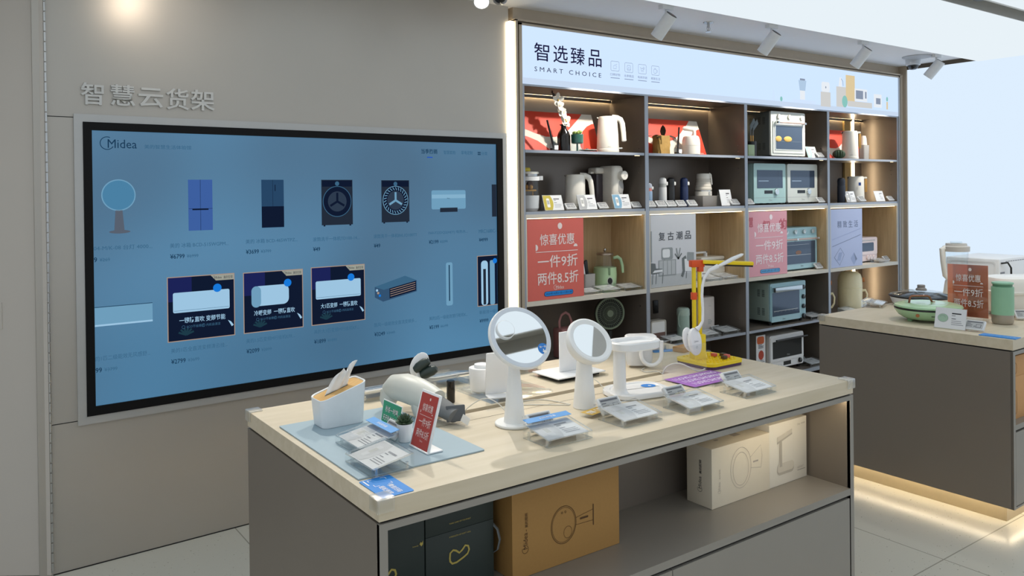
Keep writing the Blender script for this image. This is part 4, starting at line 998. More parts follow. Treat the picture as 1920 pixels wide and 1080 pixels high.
# cables
CBL = mat('cable_white', 'd9d6ce', .5)
def cable(label, pts, r=.0017):
    P_ = [Vector(p) for p in pts]; out = []
    for i in range(len(P_) - 1):
        a = P_[max(i - 1, 0)]; b_ = P_[i]; c_ = P_[i + 1]; d_ = P_[min(i + 2, len(P_) - 1)]
        for k in range(5):
            u = k / 5; out.append(.5 * ((2 * b_) + (c_ - a) * u + (2 * a - 5 * b_ + 4 * c_ - d_) * u * u + (3 * b_ - a - 3 * c_ + d_) * u ** 3))
    out.append(P_[-1]); o0 = out[0].copy()
    o = MB().tube([p - o0 for p in out], r, CBL, None, 8).build('cable'); tag(o, label, 'cable', tuple(o0), group='white power cables on the long table')
cable('white cable looping from the foot of the large mirror into the table slot', [(1.475, 2.105, .915), (1.46, 2.14, .945), (1.43, 2.17, .958), (1.40, 2.21, .93), (1.385, 2.245, .893)])
cable('white cable lying between the two mirrors, running to the slot', [(1.73, 2.10, .902), (1.66, 2.16, .902), (1.60, 2.20, .902), (1.56, 2.19, .902), (1.58, 2.24, .902), (1.70, 2.215, .902), (1.735, 2.10, .903)])
cable('white cable arching from behind the white desk lamp into the slot', [(1.925, 2.14, .92), (1.915, 2.17, .945), (1.90, 2.20, .95), (1.88, 2.245, .893)])
cable('white cable from the folded lamp lying over the slot edge', [(2.335, 2.35, .903), (2.30, 2.33, .903), (2.29, 2.295, .902), (2.33, 2.28, .902), (2.345, 2.25, .893)])
cable('white cable curving from the slot to the yellow block lamp', [(2.34, 2.255, .893), (2.36, 2.245, .925), (2.40, 2.215, .935), (2.45, 2.17, .906), (2.49, 2.165, .910)], .003)

# cartons in the niche of the long table
KR = mat('kraft_carton', 'b4884c', .7, 0, .06, 120); KRI = mat('carton_ink', '5a3c1c', .7); CRC = mat('cream_carton', 'e3d9c4', .6, 0, .02); CRI = mat('cream_ink', 'b3aa9f', .7); GBX = mat('green_gift_box', '2f3936', .5, 0, .05); GOLD = mat('gold_print', 'c5b25e', .4, .3)
ZN = .4916
def carton(label, x0, x1, y0, y1, h, m, mi):
    t = thing('carton', label, 'box', ((x0 + x1) / 2, y0, ZN), 0, 'product cartons in the niche')
    w = (x1 - x0) / 2
    bd = MB().box(-w, w, 0, y1 - y0, 0, h, m, r=.0015).build('box_body', t)
    return t, bd, w
t, bd, w = carton('brown kraft carton with a line drawing of a round mirror, in the table niche', 1.342, 1.766, 1.898, 2.03, .322, KR, KRI)
M = FR(0, -.0008, 0); b = MB(); cx = -.019; cz = .118
b.stroke(ell(.049, .057, 40, cx, cz), .0018, KRI, M, closed=True).stroke(ell(.045, .0525, 40, cx, cz), .0011, KRI, M, closed=True).stroke(ell(.016, .018, 24, cx + .016, cz - .026), .0011, KRI, M, closed=True)
for dx in (-.006, .007): b.stroke(ell(.003, .003, 10, cx + dx, cz + .038), .0012, KRI, M, closed=True)
b.stroke([(cx + .048, cz + .010), (cx + .118, cz + .020)], .0011, KRI, M).stroke([(cx + .048, cz - .012), (cx + .118, cz - .014)], .0011, KRI, M).rect(cx + .118, cx + .122, cz - .030, cz + .036, KRI, M).rect(cx + .066, cx + .098, cz + .000, cz + .006, KRI, M, .0006)
b.build('drawing_print', bd)
ML = M @ T(-.155, .070, 0) @ RZ(90); b = MB(); logo(b, 0, 0, .060, KRI, ML, .01); b.rect(.064, .070, .005, .0065, KRI, ML, .0006).text('美的照明', .075, .118, 0, .011, KRI, ML, .004); b.build('box_text', bd)
t, bd, w = carton('cream carton with a mirror drawing, in the table niche right of the brown one', 2.213, 2.541, 1.898, 2.015, .215, CRC, CRI)
M = FR(0, -.0008, 0); b = MB(); cx = .005; cz = .118
b.stroke(ell(.058, .074, 36, cx - .01, cz), .0014, CRI, M, closed=True).stroke(ell(.044, .060, 36, cx - .01, cz - .004), .0014, CRI, M, closed=True).stroke([(cx + .044, cz + .028), (cx + .105, cz + .062), (cx + .113, cz + .02), (cx + .106, cz - .022), (cx + .046, cz - .012)], .0014, CRI, M).rect(cx + .06, cx + .09, cz + .004, cz + .010, CRI, M)
b.build('drawing_print', bd)
ML = M @ T(-.118, .05, 0) @ RZ(90); b = MB(); logo(b, 0, 0, .04, CRI, ML); b.text('美的照明', .05, .085, 0, .008, CRI, ML); b.build('box_text', bd)
b = MB(); ML = T(-w - .0008, .045, .05) @ Matrix(((0, 0, -1, 0), (0, 1, 0, 0), (1, 0, 0, 0), (0, 0, 0, 1)))
logo(b, 0, 0, .055, INK, ML, .02); b.text('美的照明', .065, .115, 0, .012, INK, ML, .01); b.build('end_text', bd)
b = MB().flat(ell(.012, .006, 16), CRI, T(-.07, .06, .2158)).rect(.02, .06, .05, .08, CRI, T(0, 0, .2158)).build('top_print', bd)
t, bd, w = carton('white carton with a picture of the desk lamp, right end of the niche', 2.543, 2.778, 1.90, 2.02, .240, mat('white_carton', 'e6e0d2', .55, 0, .02), CRI)
M = FR(0, -.0008, 0); b = MB(); PG = mat('pic_lampgrey', 'b9b2a4', .6); PL2 = mat('pic_lamppale', 'd3ccbd', .6)
b.flat(rr(.105, .042, .018, 6, -.02, .06), PG, M, .0004).flat(rr(.105, .034, .016, 6, -.02, .066), PL2, M, .0006).rect(-.058, -.042, .07, .17, PG, M, .0007).flat([(-.072, .168), (.022, .19), (.022, .206), (-.072, .186)], PL2, M, .0008).flat([(-.072, .168), (.022, .19), (.022, .184), (-.072, .160)], PG, M, .0008)
logo(b, .055, .212, .02, CRI, M); b.text('美的照明', .08, .105, .213, .219, CRI, M).text('LED台灯', .055, .095, .042, .052, CRI, M).rect(.055, .105, .034, .037, CRI, M); b.build('lamp_print', bd)
GG = 'dark green gift boxes in the niche'
def gift(label, x0, x1, y, z0, z1, d=.12):
    t = thing('gift_box', label, 'box', ((x0 + x1) / 2, y, z0), 0, GG); w = (x1 - x0) / 2
    bd = MB().box(-w, w, 0, d, 0, z1 - z0, GBX, r=.001).build('box_body', t)
    return t, bd
M = FR(0, -.0008, 0)
bean = lambda cx, cz, k: [(cx + k * x, cz + k * z) for x, z in ((-1, 0), (-.95, .42), (-.65, .62), (-.35, .5), (0, .22), (.3, .4), (.62, .72), (.92, .6), (1.02, .25), (.85, -.08), (.4, -.3), (-.3, -.55), (-.75, -.55), (-.97, -.3))]
t, bd = gift('dark green gift box with a gold outline at the left end of the niche', .868, 1.074, 1.94, ZN, .80, .14)
b = MB().stroke(bean(-.02, .10, .034), .006, GOLD, M, closed=True).text('beauty', .066, .084, .165, .170, GOLD, M).flat([(.087, .17), (.091, .176), (.094, .172), (.098, .178), (.098, .168), (.093, .163)], GOLD, M, .0006); b.build('gold_print', bd)
t, bd = gift('dark green gift box with a gold outline and a ribbon handle, beside the kraft carton', 1.078, 1.305, 1.94, ZN, .671, .14)
b = MB().stroke(bean(-.005, .105, .032), .0055, GOLD, M, closed=True).text('STRENGTH OF SOFT CELL', -.038, .034, .162, .166, GOLD, M); b.build('gold_print', bd)
MB().tube([(.114, .01, .165), (.122, -.008, .15), (.126, -.014, .12), (.122, -.008, .09), (.114, .01, .075)], .006, mat('ribbon_grey', '6c7274', .5), None, 8, flat=.35).build('ribbon_handle', t)
t, bd = gift('dark green gift box lying on top of the one with the ribbon handle', 1.078, 1.305, 1.94, .6716, .812, .14)
b = MB().text('TAKE CARE OF YOURSELF', -.038, .034, .020, .024, GOLD, M); b.build('gold_print', bd)
# ---------------------------------------------------------------- things on the shelves
R1, R2, R3, R4, R5 = 1.8966, 1.5086, .9446, .5256, .1306
ORR = mat('poster_red', 'd9432a', .55, 0, .02); CRM = mat('poster_cream', 'dcd5c8', .6, 0, .02)
def poster_board(label, x0, x1, seed):
    t = thing('poster_board', label, 'poster', ((x0 + x1) / 2, 4.16, R1), 0, 'leaning orange-red boards on the top shelf')
    w = (x1 - x0) / 2; an = math.degrees(math.atan2(.10, .272)); h = .29
    M = T(0, 0, .002) @ RX(90 - an)
    bd = MB().box(-w, w, 0, h, -.004, 0, CRM, M).build('board', t)
    b = MB(); k = 2 * w / .78
    X = lambda u: -w + u * k * 1.0
    top = [(X(0), h)] + [(X(q), h - (1 - z) * h) for q, z in ((.69, 1.0), (.66, .90), (.60, .74), (.54, .58), (.47, .44), (.40, .37), (.32, .37), (.24, .44), (.14, .56), (0, .72))]
    b.flat([(max(-w, min(w, x)), z) for x, z in top], ORR, M, .0006)
    b.flat([(X(0), 0), (X(0), .32 * h), (X(.08), .40 * h), (X(.16), .36 * h), (X(.24), .26 * h), (X(.31), .10 * h), (X(.34), 0)], ORR, M, .0006)
    b.flat([(X(.62), 0)] + [(X(q), z * h) for q, z in ((.605, .15), (.62, .36), (.66, .55), (.71, .68), (.76, .75))] + [(w, .76 * h), (w, 0)], ORR, M, .0006)
    b.build('poster_print', bd)
    b = MB()
    for i in range(4): b.rect(X(.01), X(.045 + .01 * (i % 2)), h * (.80 - .07 * i), h * (.83 - .07 * i), CRM, M, .0009)
    b.text('Midea', X(.68), X(.75), .012, .026, CRM, M, z=.0009); b.build('poster_text', bd)
poster_board('leaning orange-red poster board behind the orchid vase and white kettle', 2.964, 3.735, 1)
poster_board('leaning orange-red poster board behind the paper bag plant', 4.041, 4.830, 2)
poster_board('leaning orange-red poster board behind the cactus, in the right-hand bay', 6.219, 7.0, 3)

t = thing('flower_vase', 'black glass vase with a spray of white orchids on the top shelf', 'vase', (3.354, 4.10, R1)); t.scale = (.8, .8, 1)
MB().lathe([(0, 0), (.050, 0), (.054, .004), (.055, .10), (.046, .125), (.024, .150), (.022, .168), (.036, .178), (.034, .179), (.019, .168), (.020, .150), (.040, .122), (0, .11)], mat('vase_black', '171310', .1), None, 30).build('vase_body', t)
STM = mat('stem_brown', '3c3128', .6)
b = MB().tube([(0, 0, .12), (-.006, 0, .20), (-.035, .0, .26), (-.062, 0, .32), (-.095, 0, .36), (-.118, 0, .385)], .0028, STM, None, 8).tube([(.01, 0, .13), (.03, .01, .20), (.045, .01, .23)], .002, STM, None, 6)
st = b.build('flower_stem', t)
PET = mat('orchid_white', 'e9e3d6', .6, 0, .05)
def orchid(x, z, rz, k):
    b = MB(); M0 = T(x, -.012, z) @ RZ(rz) @ RX(80)
    for i in range(5):
        M = M0 @ RZ(72 * i + 18) @ T(.016 * k, 0, 0) @ RY(-18)
        b.loft([[(xx, w * math.cos(a), .002 * math.sin(a) + .008 * (xx / .04) ** 2) for a in (0, 1.05, 2.1, 3.14, 4.2, 5.25)] for xx, w in ((-.014 * k, .004), (0, .013 * k), (.014 * k, .016 * k), (.026 * k, .010 * k), (.031 * k, .002))], PET, M)
    b.sphere(.006 * k, mat('orchid_yellow', 'd4b24a', .6), M0 @ T(0, 0, .006), 10).build('orchid_petal', t)
for a in ((-.066, .335, -20, 1.15), (-.050, .300, 15, 1.05), (-.034, .262, -10, .95), (-.016, .248, 20, .95), (.004, .208, -5, 1.15), (.014, .198, 15, 1.0)): orchid(*a)
b = MB()
for x, z in ((-.118, .388), (-.108, .372), (-.098, .368)): b.sphere(.008, mat('bud_dark', '2b221c', .6), T(x, -.002, z) @ S3(1, 1, 1.4), 8)
for x, z in ((.045, .235), (.05, .226), (.038, .222)): b.sphere(.005, mat('bud_yellow', 'c69b3c', .6), T(x, .008, z), 8)
b.build('petal', st)
def diffuser(x, y, label, lean):
    t = thing('reed_diffuser', label, 'diffuser', (x, y, R1), 0, 'small glass reed diffusers on the top shelf')
    MB().lathe([(0, 0), (.026, 0), (.028, .003), (.028, .045), (.014, .058), (.012, .062), (.018, .066), (.018, .070), (.011, .070), (.010, .058), (.025, .043), (.025, .004), (0, .004)], GLASS, None, 24).build('bottle', t)
    MB().rect(-.016, .016, .008, .036, PLASTW, T(0, -.0285, 0) @ RX(90)).build('bottle_label', t)
    MB().lathe([(0, .005), (.024, .005), (.024, .018), (0, .018)], mat('oil_dark', '3b332c', .2), None, 20).build('oil', t)
    MB().tube([(0, 0, .02), (lean, 0, .20)], .0065, BLACK, None, 8).build('reed', t)
diffuser(3.248, 4.075, 'glass reed diffuser with a leaning black stick beside the orchid vase', -.052)
diffuser(4.412, 4.075, 'glass reed diffuser with an upright black stick, between the paper bag and the white jug', .018)
t = thing('planter', 'green cup planter on a clear stand beside the white kettle', 'plant', (3.432, 4.055, R1)); t.scale = (.8, .8, 1)
MB().lathe([(0, .052), (.040, .052), (.050, .058), (.051, .112), (.047, .112), (.045, .10), (0, .10)], mat('planter_green', '2c6b57', .4), None, 28).build('cup', t)
MB().cyl(.008, .002, .052, mat('planter_green', '2c6b57', .4), None, 12).build('cup_stem', t)
MB().lathe([(.047, 0), (.052, 0), (.052, .115), (.0505, .115), (.0505, .002), (.047, .002)], GLASS, None, 28).build('glass_sleeve', t)
b = MB()
for i in range(9): b.sphere(.015, mat('sprout_green', '8ea34e', .6, 0, .2), T(.026 * math.cos(i * 2.4) * (i > 0), .026 * math.sin(i * 2.4) * (i > 0), .116 + .006 * (i % 3)) @ S3(1, 1, .8), 8)
b.build('leaves', t)
t = thing('trivet_plate', 'flat round cream plate with a metal knob beside the tall white kettle', 'plate', (3.540, 4.075, R1)); t.scale = (.84, .84, 1)
MB().lathe([(0, .004), (.04, .006), (.074, .012), (.074, .015), (.04, .012), (0, .010)], CREAM, None, 32).build('plate_body', t)
MB().cyl(.013, .012, .024, STEEL, T(-.008, .0, 0), 16, .002).build('knob', t)


def kettle(label, x, y, z, r0, r1, h, col, rz=0, handle='loop', btn=True):
    t = thing('electric_kettle', label, 'kettle', (x, y, z), rz, 'electric kettles on the shelves')
    MB().lathe([(0, 0), (r0 * .98, 0), (r0, .004), (r0 * .985, .022), (r0 * .96, .024), (r0 * .975, .03), (r0 * .93, h * .5), (r1 * 1.04, h * .92), (r1 * .98, h * .985), (r1 * .9, h), (0, h)], col, None, 40).build('kettle_body', t)
    MB().loft([[(-r1 * .72, -.022 * k, h * .86), (-r1 * 1.22 * (1 if k else 1), 0, h * .985), (-r1 * .72, .022 * k, h * .86), (-r1 * .5, 0, h * .99)] for k in (1, .2)], col).build('spout', t)
    if handle == 'loop':
        MB().tube([(r1 * .5, 0, h * .965), (r1 * 1.05, 0, h * .955), (r1 * 1.42, 0, h * .91), (r1 * 1.62, 0, h * .80), (r1 * 1.74, 0, h * .55), (r1 * 1.80, 0, h * .32), (r1 * 1.81, 0, h * .295)], [.020, .019, .018, .0165, .0155, .015, .009], col, None, 14, flat=1.1).build('handle', t)
    else:
        MB().box(r1 * .55, r1 * 1.42, -.013, .013, h * .90, h * .975, col, r=.006).build('handle_bracket', t)
        MB().box(r1 * 1.16, r1 * 1.44, -.011, .011, h * .38, h * .90, wood('handle_wood', 'b98a44', 'cc9f58', .5, (40, 40, 5)), r=.005).build('handle', t)
        MB().box(-r1 * 1.05, -r1 * .6, -.02, .02, h * .90, h * .99, BLACK, r=.004).build('spout_lip', t)
    if btn: MB().cyl(.007, 0, .022, STEEL, T(r0 * .93, -.02, .026) @ RY(90), 12).build('switch', t)
    b = MB(); logo(b, -.012, .032, .024, INKL, T(0, -r0 * .975, .0) @ RX(89), z=.001); b.build('kettle_logo', t)
    return t
kettle('tall cream electric kettle with an arched handle beside the green planter', 3.725, 4.078, R1, .078, .062, .246, CREAM, -36)
t = thing('potted_plant', 'dark-leaved plant in a kraft paper bag on the top shelf', 'plant', (4.268, 4.10, R1))
b = MB(); KP = mat('kraft_paper', 'b58f4c', .75, 0, .08, 60, .6)
rings = []
for z, k in ((0, 1), (.03, .98), (.07, 1.02), (.10, .98), (.132, 1.0)):
    rings.append([(x * k + .004 * math.sin(i * 1.7 + z * 60), y * k + .004 * math.cos(i * 2.1 + z * 50), z + (.004 * math.sin(i * 1.3) if z > .12 else 0)) for i, (x, y) in enumerate(rr(.120, .078, .022, 5))])
b.loft(rings, KP).build('paper_bag', t)
DLF = mat('leaf_dark', '2f3126', .45, 0, .15)
def leaf(M, L, w, droop):
    rg = []
    for s, q in ((0, .15), (.2, .7), (.5, 1), (.8, .7), (1, .05)):
        rg.append([(L * s, w * q * math.cos(a), -droop * s * s + .002 * math.sin(a)) for a in (0, 1.05, 2.1, 3.14, 4.2, 5.25)])
    return MB().loft(rg, DLF, M).build('leaf', t)
for az, el, L, w, d_ in ((178, 25, .14, .018, .07), (5, 25, .15, .02, .085), (28, 38, .10, .012, .02), (200, 10, .09, .02, .03)): leaf(T(0, -.01, .125) @ RZ(az) @ RY(-el), L, w, d_)
leaf(T(0, -.02, .125) @ RZ(90) @ RY(-88) @ RX(90), .085, .030, .0)
t = thing('thermal_jug', 'white lidded jug with a bent top handle beside the thin black reed', 'jug', (4.575, 4.09, R1), -40); t.scale = (.68, .68, 1)
MB().lathe([(0, 0), (.092, 0), (.097, .005), (.099, .066), (.0965, .067), (.099, .070), (.096, .11), (.084, .135), (.07, .142), (0, .145)], CREAM, None, 40).build('jug_body', t)
MB().tube([(.035, 0, .135), (.035, 0, .175), (.025, 0, .19), (-.03, 0, .196), (-.075, 0, .200), (-.09, 0, .20)], [.022, .020, .018, .0165, .0165, .008], CREAM, None, 14).build('handle', t)


def oven(name, label, cat, x0, x1, y0, y1, z, h, body, front, style, foot=.012, group='ovens and microwaves on the shelves'):
    w = (x1 - x0) / 2; d = y1 - y0
    t = thing(name, label, cat, ((x0 + x1) / 2, y0, z), 0, group)
    H = h
    MB().box(-w, w, .012, d, foot, H, body, r=.012, seg=3).build('housing', t)
    fr_ = MB().prism(rr(2 * w, H - foot, .014, 5, 0, (H + foot) / 2), 0, .014, front, FR(0, .014, 0)).build('front_panel', t)
    b = MB()
    for sx_ in (-w + .03, w - .03):
        for yy in (.03, d - .03): b.cyl(.014, 0, foot + .002, BLACK, T(sx_, yy, 0), 12)
    b.build('foot_stud', t)
    b = MB()
    VD = mat('vent_dark', '1b1f1f', .6)
    if style != 'micro':
        for c in range(4 if style == 'tall' else 2):
            for zz in ((.74, .30) if style != 'tall' else (.78, .22)):
                for k in range(6):
                    yy = .055 + c * .045; b.box(-w - .0004, -w + .001, yy, yy + .026, H * zz + k * .010 - .02, H * zz + k * .010 - .0155, VD)
        b.build('side_vent', t)
    M = FR(0, 0, 0)
    WIN = mat('oven_glass_dark', '47566a', .08, .2, .05, 4); WINB = mat('oven_glass_black', '15171b', .08, 0, .05)
    def knob(x, zz, r, col, mark=PLASTW, name_='knob'):
        kb = MB().cyl(r, 0, .016, col, M @ T(x, zz, .0), 24, .002).build(name_, t)
        MB().box(-.0015, .0015, 0, r * .9, .0162, .0172, mark, M @ T(x, zz, 0)).build('knob_marking', kb)
    if style == 'tall':
        dr = MB().prism(rr(2 * w * .90, H * .70, .008, 4, 0, H * .44), 0, .006, front, M).build('door', t)
        g0 = MB().prism(rr(2 * w * .78, H * .52, .006, 4, 0, H * .43), .006, .008, WIN, M)
        dw = g0.build('door_window', dr)
        MB().frame(rr(2 * w * .82, H * .56, .008, 4, 0, H * .43), rr(2 * w * .77, H * .51, .006, 4, 0, H * .43), .006, .0095, mat('oven_trim', 'c9ccc9', .3, .3), M).build('window_frame', dr)
        b = MB().box(-w * .8, w * .86, H * .735, H * .775, .028, .040, mat('handle_rose', 'b7a39a', .35, .5), M, r=.005)
        hd = b.build('handle', dr); b = MB()
        for x in (-w * .76, w * .8): b.box(x - .012, x + .012, H * .73, H * .78, .004, .042, mat('chrome', 'd8dcdc', .15, 1), M, r=.004)
        b.build('handle_stud', hd)
        for x, r in ((-w * .58, .021), (.03 * w, .020), (w * .76, .020)): knob(x, H * .885, r, CREAM, EPAP)
        if 'bread' not in PUT: PUT['bread'] = 1
        b = MB()
        BR = mat('bread_crust', 'd8ae5c', .7, 0, .15, 50)
        for x, s in ((-w * .62, .9), (-.02, 1.2)): b.sphere(.030, BR, M @ T(x, H * .40, .010) @ S3(1.5 * s, .8, .25), 14)
        b.build('bread_print', dw)
        b = MB().rect(-w * .74, w * .74, H * .345, H * .351, STEEL, M, .0088).build('rack_marking', dw)
        b = MB(); logo(b, -.02, H * .115, .05, EPAP, M, z=.0008); b.build('oven_logo', t)
    if style == 'row':
        for i in range(4): knob(-w * .78 + i * w * .50, H * .90, .018, mat('knob_silver', 'c4cbca', .25, .7), INKL)
        dr = MB().prism(rr(2 * w * .97, H * .74, .006, 4, 0, H * .42), 0, .006, front, M).build('door', t)
        dw = MB().prism(rr(2 * w * .86, H * .52, .006, 4, 0, H * .42), .006, .008, WIN, M).build('door_window', dr)
        b = MB().box(-w * .92, w * .95, H * .71, H * .755, .026, .036, mat('handle_rose', 'b7a39a', .35, .5), M, r=.004); hd = b.build('handle', dr)
        b = MB()
        for x in (-w * .3, w * .95): b.box(x - .011, x + .011, H * .705, H * .76, .004, .038, mat('chrome', 'd8dcdc', .15, 1), M, r=.004)
        b.build('handle_stud', hd)
        b = MB().rect(-w * .8, w * .5, H * .60, H * .605, STEEL, M, .0088).rect(-w * .8, w * .6, H * .36, H * .37, STEEL, M, .0088).flat(ell(.04, .018, 16, -w * .12, H * .42), mat('cake_brown', '8a6a5c', .7), M, .009).build('rack_marking', dw)
        b = MB(); logo(b, -.0, H * .085, .04, INK, M, z=.0068); b.build('oven_logo', t)
    if style == 'side':
        dr = MB().prism(rr(2 * w * .80, H * .86, .004, 3, -w * .16, H * .51), 0, .006, front, M).build('door', t)
        dw = MB().prism(rr(2 * w * .76, H * .56, .004, 3, -w * .16, H * .50), .006, .008, WIN, M).build('door_window', dr)
        hb = MB().box(-w * .92, w * .60, H * .80, H * .91, .008, .040, mat('handle_bar_silver', 'c0c8cc', .22, .9), M, r=.003).build('handle', dr)
        for i in range(4): knob(w * .84, H * (.84 - .235 * i), .0185, mat('knob_black', '15171a', .3), mat('knob_face', 'cfd8dc', .3), 'knob')
        b = MB().rect(-w * .86, w * .5, H * .33, H * .345, STEEL, M, .0088)
        for k in range(7): b.stroke([(-w * .84 + k * w * .2, H * .30), (-w * .76 + k * w * .2, H * .35)], .002, STEEL, M, .009)
        b.build('rack_marking', dw)
        b = MB(); logo(b, -.09, H * .115, .04, INK, M, z=.0068); b.build('oven_logo', t)
    if style == 'micro':
        dw = MB().prism(rr(2 * w * .80, H * .44, .003, 3, 0, H * .62), 0, .002, WIN, M).build('door_window', t)
        b = MB().rect(-w * .36, w * .16, H * .265, H * .345, mat('display_black', '0f1116', .1), M, .0008).build('clock_display', t)
        knob(w * .36, H * .31, .026, mat('chrome', 'd8dcdc', .15, 1), WHITE)
        b = MB().rect(-w + .004, w - .004, H * .165, H * .170, INKL, M, .0008); logo(b, -.02, H * .085, .045, INKL, M); b.build('oven_logo', t)
        b = MB().rect(-w * .72, -w * .1, H * .565, H * .585, mat('painted_sheen_pale', '8da0b4', .2), M, .0026)  # reflections painted on the window: a pale band and a dark upright bar
        b.rect(w * .50, w * .52, H * .43, H * .82, mat('painted_sheen_dark', '39485c', .1), M, .0026).build('painted_reflection', dw)
    if style == 'black':
        dr = MB().prism(rr(2 * w * .98, H * .66, .006, 4, 0, H * .62), 0, .006, front, M).build('door', t)
        dw = MB().prism(rr(2 * w * .86, H * .46, .004, 3, 0, H * .60), .006, .008, WINB, M).build('door_window', dr)
        b = MB(); logo(b, -.01, H * .41, .04, EPAP, M, z=.0088); b.build('oven_logo', dw)
        hb = MB().tube([(-w * .78, H * .875, .03), (w * 1.06, H * .875, .03)], .008, mat('handle_dark', '33302f', .35), M, 12).build('handle', dr)
        MB().rect(-w * .2, w * .24, H * .145, H * .25, mat('display_black', '0f1116', .1), M, .0008).build('clock_display', t)
        knob(w * .76, H * .205, .020, mat('knob_black', '15171a', .3))
        b = MB()
        for k in range(5): b.rect(-w * .8 + k * .032, -w * .8 + k * .032 + .012, H * .17, H * .18, INKL, M, .0008)
        b.build('panel_marking', t)
    if style == 'mini':
        dr = MB().prism(rr(2 * w * .98, H * .66, .008, 4, 0, H * .65), 0, .006, front, M).build('door', t)
        MB().prism(rr(2 * w * .70, H * .34, .012, 5, 0, H * .62), .006, .008, WIN, M).build('door_window', dr)
        MB().tube([(-w * .5, H * .885, .006), (-w * .46, H * .885, .022), (w * .66, H * .885, .022), (w * .7, H * .885, .006)], .005, mat('chrome', 'd8dcdc', .15, 1), M, 10).build('handle', dr)
        for x in (w * .25, w * .48, w * .72): knob(x, H * .19, .021, front, EPAP)
    return t
GRYG = mat('oven_grey_side', '50595b', .45, .1); OVW = mat('oven_cream_front', 'd3d8d2', .35, 0, .01); MNT = mat('oven_mint', 'a8c9c8', .35, 0, .02); MNT2 = mat('oven_sky', '9fc3cc', .35, 0, .02); MNTG = mat('oven_sage', '9fb3ab', .4, 0, .03)
oven('oven', 'tall cream-fronted oven with three knobs and a grey vented side, on the top shelf', 'oven', 5.505, 5.968, 4.07, 4.335, R1, .376, GRYG, OVW, 'tall')
oven('microwave', 'mint green microwave on the left of the pair', 'microwave', 5.307, 5.722, 4.09, 4.34, R2, .335, MNT, MNT, 'micro')
oven('microwave', 'white microwave right next to the mint green one', 'microwave', 5.748, 6.168, 4.09, 4.34, R2, .335, CREAM, OVW, 'micro')
oven('oven', 'sky-blue oven with a row of four knobs, half hidden by the pink sign', 'oven', 5.665, 6.152, 4.09, 4.34, R3 + .0003, .362, MNT2, MNT2, 'row')
oven('oven', 'sage green oven with four black knobs down its right side', 'oven', 5.443, 5.918, 4.045, 4.32, R4, .34, MNTG, MNT2, 'side', .03)
oven('oven', 'white oven with a black window on the lowest shelf', 'oven', 5.477, 5.930, 4.08, 4.34, R5, .302, CREAM, WHITE, 'black', .03)
oven('toaster_oven', 'small pale pink toaster oven beside the lilac poster', 'oven', 6.72, 7.160, 4.125, 4.335, R3 + .0003, .232, mat('toaster_pink', 'ead9d8', .35, 0, .01), mat('toaster_pink', 'ead9d8', .35), 'mini')
t = thing('recipe_poster', 'narrow food poster standing at the left side of the lowest white oven', 'poster', (5.36, 4.08, R5))
bd = MB().box(-.055, .06, 0, .004, 0, .325, PAPER).build('board', t)
b = MB(); M = FR(0, -.0008, 0); FD = mat('food_red', 'b9472f', .6, 0, .3, 60)
b.flat(rr(.09, .06, .02, 5, 0, .285), mat('food_orange', 'd5632c', .6), M).flat(ell(.034, .038, 20, .005, .165), FD, M).flat(ell(.028, .03, 20, .005, .06), EPAP, M).lines(-.03, .04, .215, .25, 3, INK, M, .0008).lines(-.005, .05, .10, .125, 2, INKL, M, .0008).build('food_print', bd)
t = thing('utensil_holder', 'black utensil pot with wood-handled spatulas beside the tall cream oven', 'utensil holder', (5.300, 4.10, R1)); t.scale = (.68, .68, 1)
MB().lathe([(0, 0), (.052, 0), (.053, .002), (.053, .122), (.050, .122), (.048, .01), (0, .01)], mat('holder_black', '1f2326', .5), None, 26).build('pot', t)
WHD = wood('handle_wood', 'b98a44', 'cc9f58', .5, (40, 40, 5))
for dx, tilt in ((-.016, -2), (.012, 5)):
    M = T(dx, 0, .05) @ RY(tilt)
    u = MB().cyl(.008, .0, .12, WHD, M, 12).build('spatula_handle', t)
    MB().box(-.006, .006, -.002, .002, .12, .185, GRYG, M).box(-.022, .022, -.003, .003, -.005, .10, GRYG, M @ T(0, 0, .182) @ RY(52), r=.002).build('spatula_blade', u)
o = MB().box(-.04, .04, -.03, .03, 0, .09, mat('box_sage', '9db08a', .5), r=.003).build('sage_box'); tag(o, 'small sage green box at the left upright beside the black utensil pot', 'box', (5.205, 4.06, R1))

def cactus_():
    t = thing('cactus', 'small round green cactus in front of the right-hand red poster', 'plant', (6.450, 4.06, R1 + .008)); t.scale = (.62, .62, .9)
    b = MB(); n = 48; rings = []
    for i in range(11):
        a = -80 + 16.5 * i; r = .080 * math.cos(math.radians(a)); z = .036 + .044 * math.sin(math.radians(a))
        rings.append([((r * (1 + .10 * math.cos(14 * 2 * PI * k / n))) * math.cos(2 * PI * k / n), (r * (1 + .10 * math.cos(14 * 2 * PI * k / n))) * math.sin(2 * PI * k / n), z) for k in range(n)])
    b.loft(rings, mat('cactus_green', '40543c', .6, 0, .15)).build('cactus_body', t)
cactus_()
kettle('white electric kettle with a wooden handle on the top shelf beside the cactus', 6.660, 4.083, R1, .073, .064, .252, CREAM, -50, 'wood', False)
t = thing('felt_basket', 'grey felt basket holding rolled cream towels, on the top shelf', 'basket', (6.93, 4.11, R1)); t.scale = (.55, .42, 1)
FELT = mat('felt_grey', '9c9a97', .9, 0, .1, 200)
MB().loft([[(x * k, y * k, z) for x, y in rr(.15, .14, .03, 5)] for z, k in ((0, 1), (.06, 1.02), (.06, 1.05), (.135, 1.06), (.135, .98), (.03, .95))], FELT).build('basket_body', t)
TW = mat('towel_cream', 'ddd2c6', .9)
for x, y, rz in ((-.028, .0, 10), (.038, -.01, -25)): MB().lathe([(0, 0), (.040, .002), (.044, .02), (.044, .15), (.038, .168), (0, .172)], TW, T(x, y, .05) @ RY(rz * .7), 20).build('rolled_towel', t)

